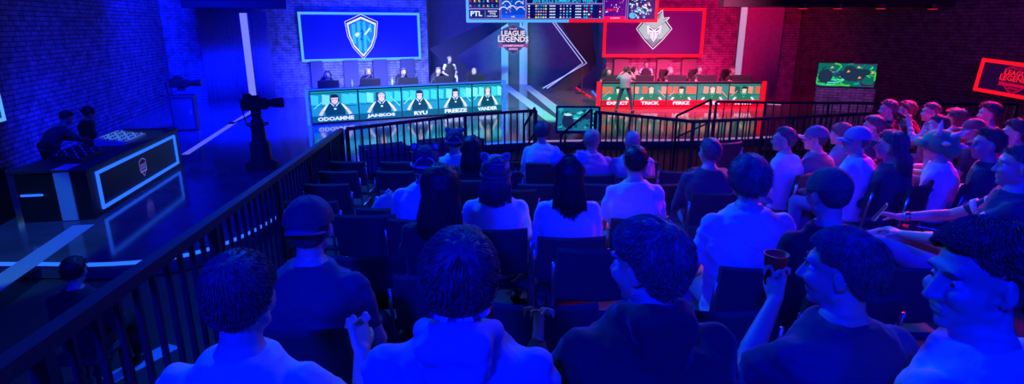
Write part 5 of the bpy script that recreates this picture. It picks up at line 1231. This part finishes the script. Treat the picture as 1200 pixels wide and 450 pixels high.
# ------------------------------------------------------------------ people on the stage
def gaming_chair(p, rz_, label, m2):
    t = empty('gaming_chair', p, rz_, label, 'chair', 'chairs behind the player desks'); b = MB(); b.box((0, 0, .47), (.50, .50, .10), M_plastic, bev=.04); b.build('seat', t)
    b = MB(); pts = [(-.20, .52), (-.24, .75), (-.30, .98), (-.22, 1.05), (-.22, 1.22), (-.13, 1.34), (.13, 1.34), (.22, 1.22), (.22, 1.05), (.30, .98), (.24, .75), (.20, .52)]
    b.prism([(x, -.30, z) for x, z in pts], (0, .10, 0), M_plastic); b.build('backrest', t)
    for s in (-1, 1):
        b = MB(); b.prism([(s * .16, -.195, .60), (s * .20, -.195, .60), (s * .26, -.195, .98), (s * .20, -.195, .98)], (0, .006, 0), m2); b.build('side_stripe', t)
        b = MB(); b.tube([(s * .28, -.1, .48), (s * .30, -.1, .66)], .02, M_plastic, 6); b.box((s * .30, .0, .68), (.07, .26, .03), M_plastic, bev=.01); b.build('armrest', t)
    b = MB(); b.tube([(0, 0, .10), (0, 0, .42)], .03, M_metal, 8)
    for i in range(5): a = 2 * math.pi * i / 5; b.tube([(0, 0, .10), (.28 * math.cos(a), .28 * math.sin(a), .06)], .02, M_plastic, 6)
    b.build('base', t)
pos5 = ('leftmost', 'second from left', 'middle', 'fourth from left', 'rightmost')
looks = [('dark', .018), ('fair', .016), ('dark', .022), ('brown', .02), ('fair', .012)]
for side, desk, H_, us, vs_ in (('blue', rb, HB, (385, 433, 474, 514.5, 556), (90, 87, 86.5, 85.5, 86)), ('red', rr, HR, (713, 744, 784, 818, 856.5), (86, 87, 85, 83.5, 85))):
    for i, (u, v) in enumerate(zip(us, vs_)):
        p, rz = on_desk(desk, H_, u, 1.10); r_ = ray(u, v); z = CAMZ + r_.z / r_.y * p.y + .05
        yaw = 180 + math.degrees(rz) + (-38 if side == 'red' and i > 0 else (-8 if side == 'blue' and i > 2 else 0)) * (-1 if side == 'red' else 1)
        fz = SZ; sc = max(.96, min(1.25, 1.0)); hsz = z - SZ
        dy = .30
        w_ = person('player at the %s framed desk behind the %s monitor, wearing a headset' % (side, pos5[i]), (p.x, p.y, z), SZ, yaw=yaw, hpitch=-6, shirt='dark' if side == 'blue' else 'dark', hair=(looks[(i + (2 if side == 'red' else 0)) % 5][0], 'short'), vol=looks[i][1], lod=2, k=1.12, w=1.05, phones=True, group='players at the desks',
               arms=[((-.33, .16, .92), (-.30, .42, .90)), ((.33, .16, .92), (.30, .42, .90))], trousers='dark')
        q_ = w_['root'].location; gaming_chair((q_.x, q_.y, SZ), math.radians(yaw), 'black high backed chair of the %s player at the %s framed desk' % (pos5[i], side), M_white if side == 'blue' else SH['red'])
# riser behind the desks that carries the players' chairs
def standing(label, u, vh, y, fz, **kw):
    r_ = ray(u, vh); x = r_.x / r_.y * y; z = CAMZ + r_.z / r_.y * y; k_ = (z - fz) / 1.66
    return person(label, (x, y, z), fz, pose='stand', lod=kw.pop('lod', 1), **kw)
p, rz = on_desk(rb, HB, 527, 2.1)
r_ = ray(527, 69); standing('standing coach in a dark jersey with pale shoulders behind the blue framed desk', 527, 70, p.y, SZ, yaw=180 + math.degrees(rz), shirt='dark', hair=('fair', 'short'), group='coaches', phones=True, arms=[((-.27, .02, 1.17 + .1), (-.16, .22, 1.18)), ((.27, .02, 1.27), (.16, .22, 1.18))], trousers='dark')
standing('standing coach in a dark jersey behind the red framed desk', 757.5, 76, 23.0, SZ, yaw=172, shirt='dark', hair=('dark', 'short'), group='coaches', phones=True, arms=[((-.27, .02, 1.10), (-.16, .16, 1.0)), ((.27, .02, 1.1), (.16, .16, 1.0))], trousers='dark')
for P, yk in ((PEOPLE[-2], 0), (PEOPLE[-1], 0)):
    for i in range(2):
        b = MB(); s_, e_ = P['sh'][i], Vector(P['arms'][i][0]); b.cap(s_ + Vector((0, 0, .012)), s_.lerp(e_, .45), .068, .062, SH['light']); b.build('shoulder_panel', P['root'], smooth=True)
CM = standing('camera operator in a grey shirt standing before the red framed desk', 734, 82, 20.55, SZ, yaw=-14, hyaw=-20, shirt='grey', hair=('dark', 'short'), group='crew', trousers='navy',
    arms=[((-.30, .12, 1.16), (-.16, .30, 1.36)), ((.30, .12, 1.16), (.16, .30, 1.40))], legs=[[Vector((-.09, 0, .93)), Vector((-.20, .02, .50)), Vector((-.27, -.02, .09)), Vector((-.31, .12, .045))], [Vector((.09, 0, .93)), Vector((.20, .02, .50)), Vector((.27, -.02, .09)), Vector((.31, .12, .045))]])
def vc(t):
    b = MB(); b.box((0, 0, 0), (.14, .30, .16), M_plastic, bev=.02); b.build('camera_body', t); b = MB(); b.tube([(0, .14, 0), (0, .26, 0)], [.05, .06], M_black, 12); b.build('lens', t); b = MB(); b.tube([(0, -.12, .08), (0, -.08, .13), (0, .08, .13), (0, .12, .08)], .012, M_plastic, 6); b.build('handle', t)
held(CM, (.22, .40, 1.46), 'video_camera', 'black video camera on the shoulder of the camera operator', 'camera', vc)
# commentary desk crew
dk = r
def deskp(lx, ly): return (Vector((A0.x, A0.y, 0)) + Matrix.Rotation(math.atan2(d_c.y, d_c.x), 3, 'Z') @ Vector((lx, ly, 0)))
d_c = A1 - A0
yw = math.degrees(math.atan2(d_c.y, d_c.x))
def crew(label, u, v, y, yaw, **kw):
    r_ = ray(u, v); x = r_.x / r_.y * y; z = CAMZ + r_.z / r_.y * y
    return person(label, (x, y, z), SZ, pose='stand', yaw=yaw, group='crew', lod=1, **kw)
crew('person in dark clothes leaning over the commentary desk', 78, 138, 10.3, yw + 180 + 55, shirt='navy', hair=('dark', 'short'), sleeves='long', lean=.36, hpitch=-35, trousers='dark', arms=[((-.30, .30, 1.02), (-.20, .62, .92)), ((.28, .34, 1.02), (.12, .66, .92))])
crew('person in black standing upright behind the commentary desk with a headset', 104, 133, 11.4, yw + 180 + 10, shirt='dark', hair=('dark', 'short'), sleeves='long', hpitch=-22, phones=True, trousers='dark', hat=('cap', M_plastic, M_plastic, True))
# dark silhouette in the pit outside the left railing
r_ = ray(88, 318)
y = 4.6; x = r_.x / r_.y * y; z = CAMZ + r_.z / r_.y * y
person('dark clothed person sitting low in the pit outside the left railing', (x, y, z), 0.0 + max(0, z - 1.35), yaw=10, shirt='dark', hair=('black', 'short'), sleeves='long', lod=1, group='crew', trousers='dark', hpitch=-10)
fl = max(0, z - 1.35)
t = empty('stool', (x, y - .05, 0), 0, 'dark stool under the dark clothed person in the pit', 'stool'); b = MB(); b.box((0, 0, fl + .42), (.42, .40, .06), M_fabric, bev=.02); b.build('seat', t)
for sx in (-1, 1):
    for sy in (-1, 1): b = MB(); b.box((sx * .17, sy * .16, (fl + .4) / 2), (.03, .03, fl + .4), M_metal); b.build('leg', t)
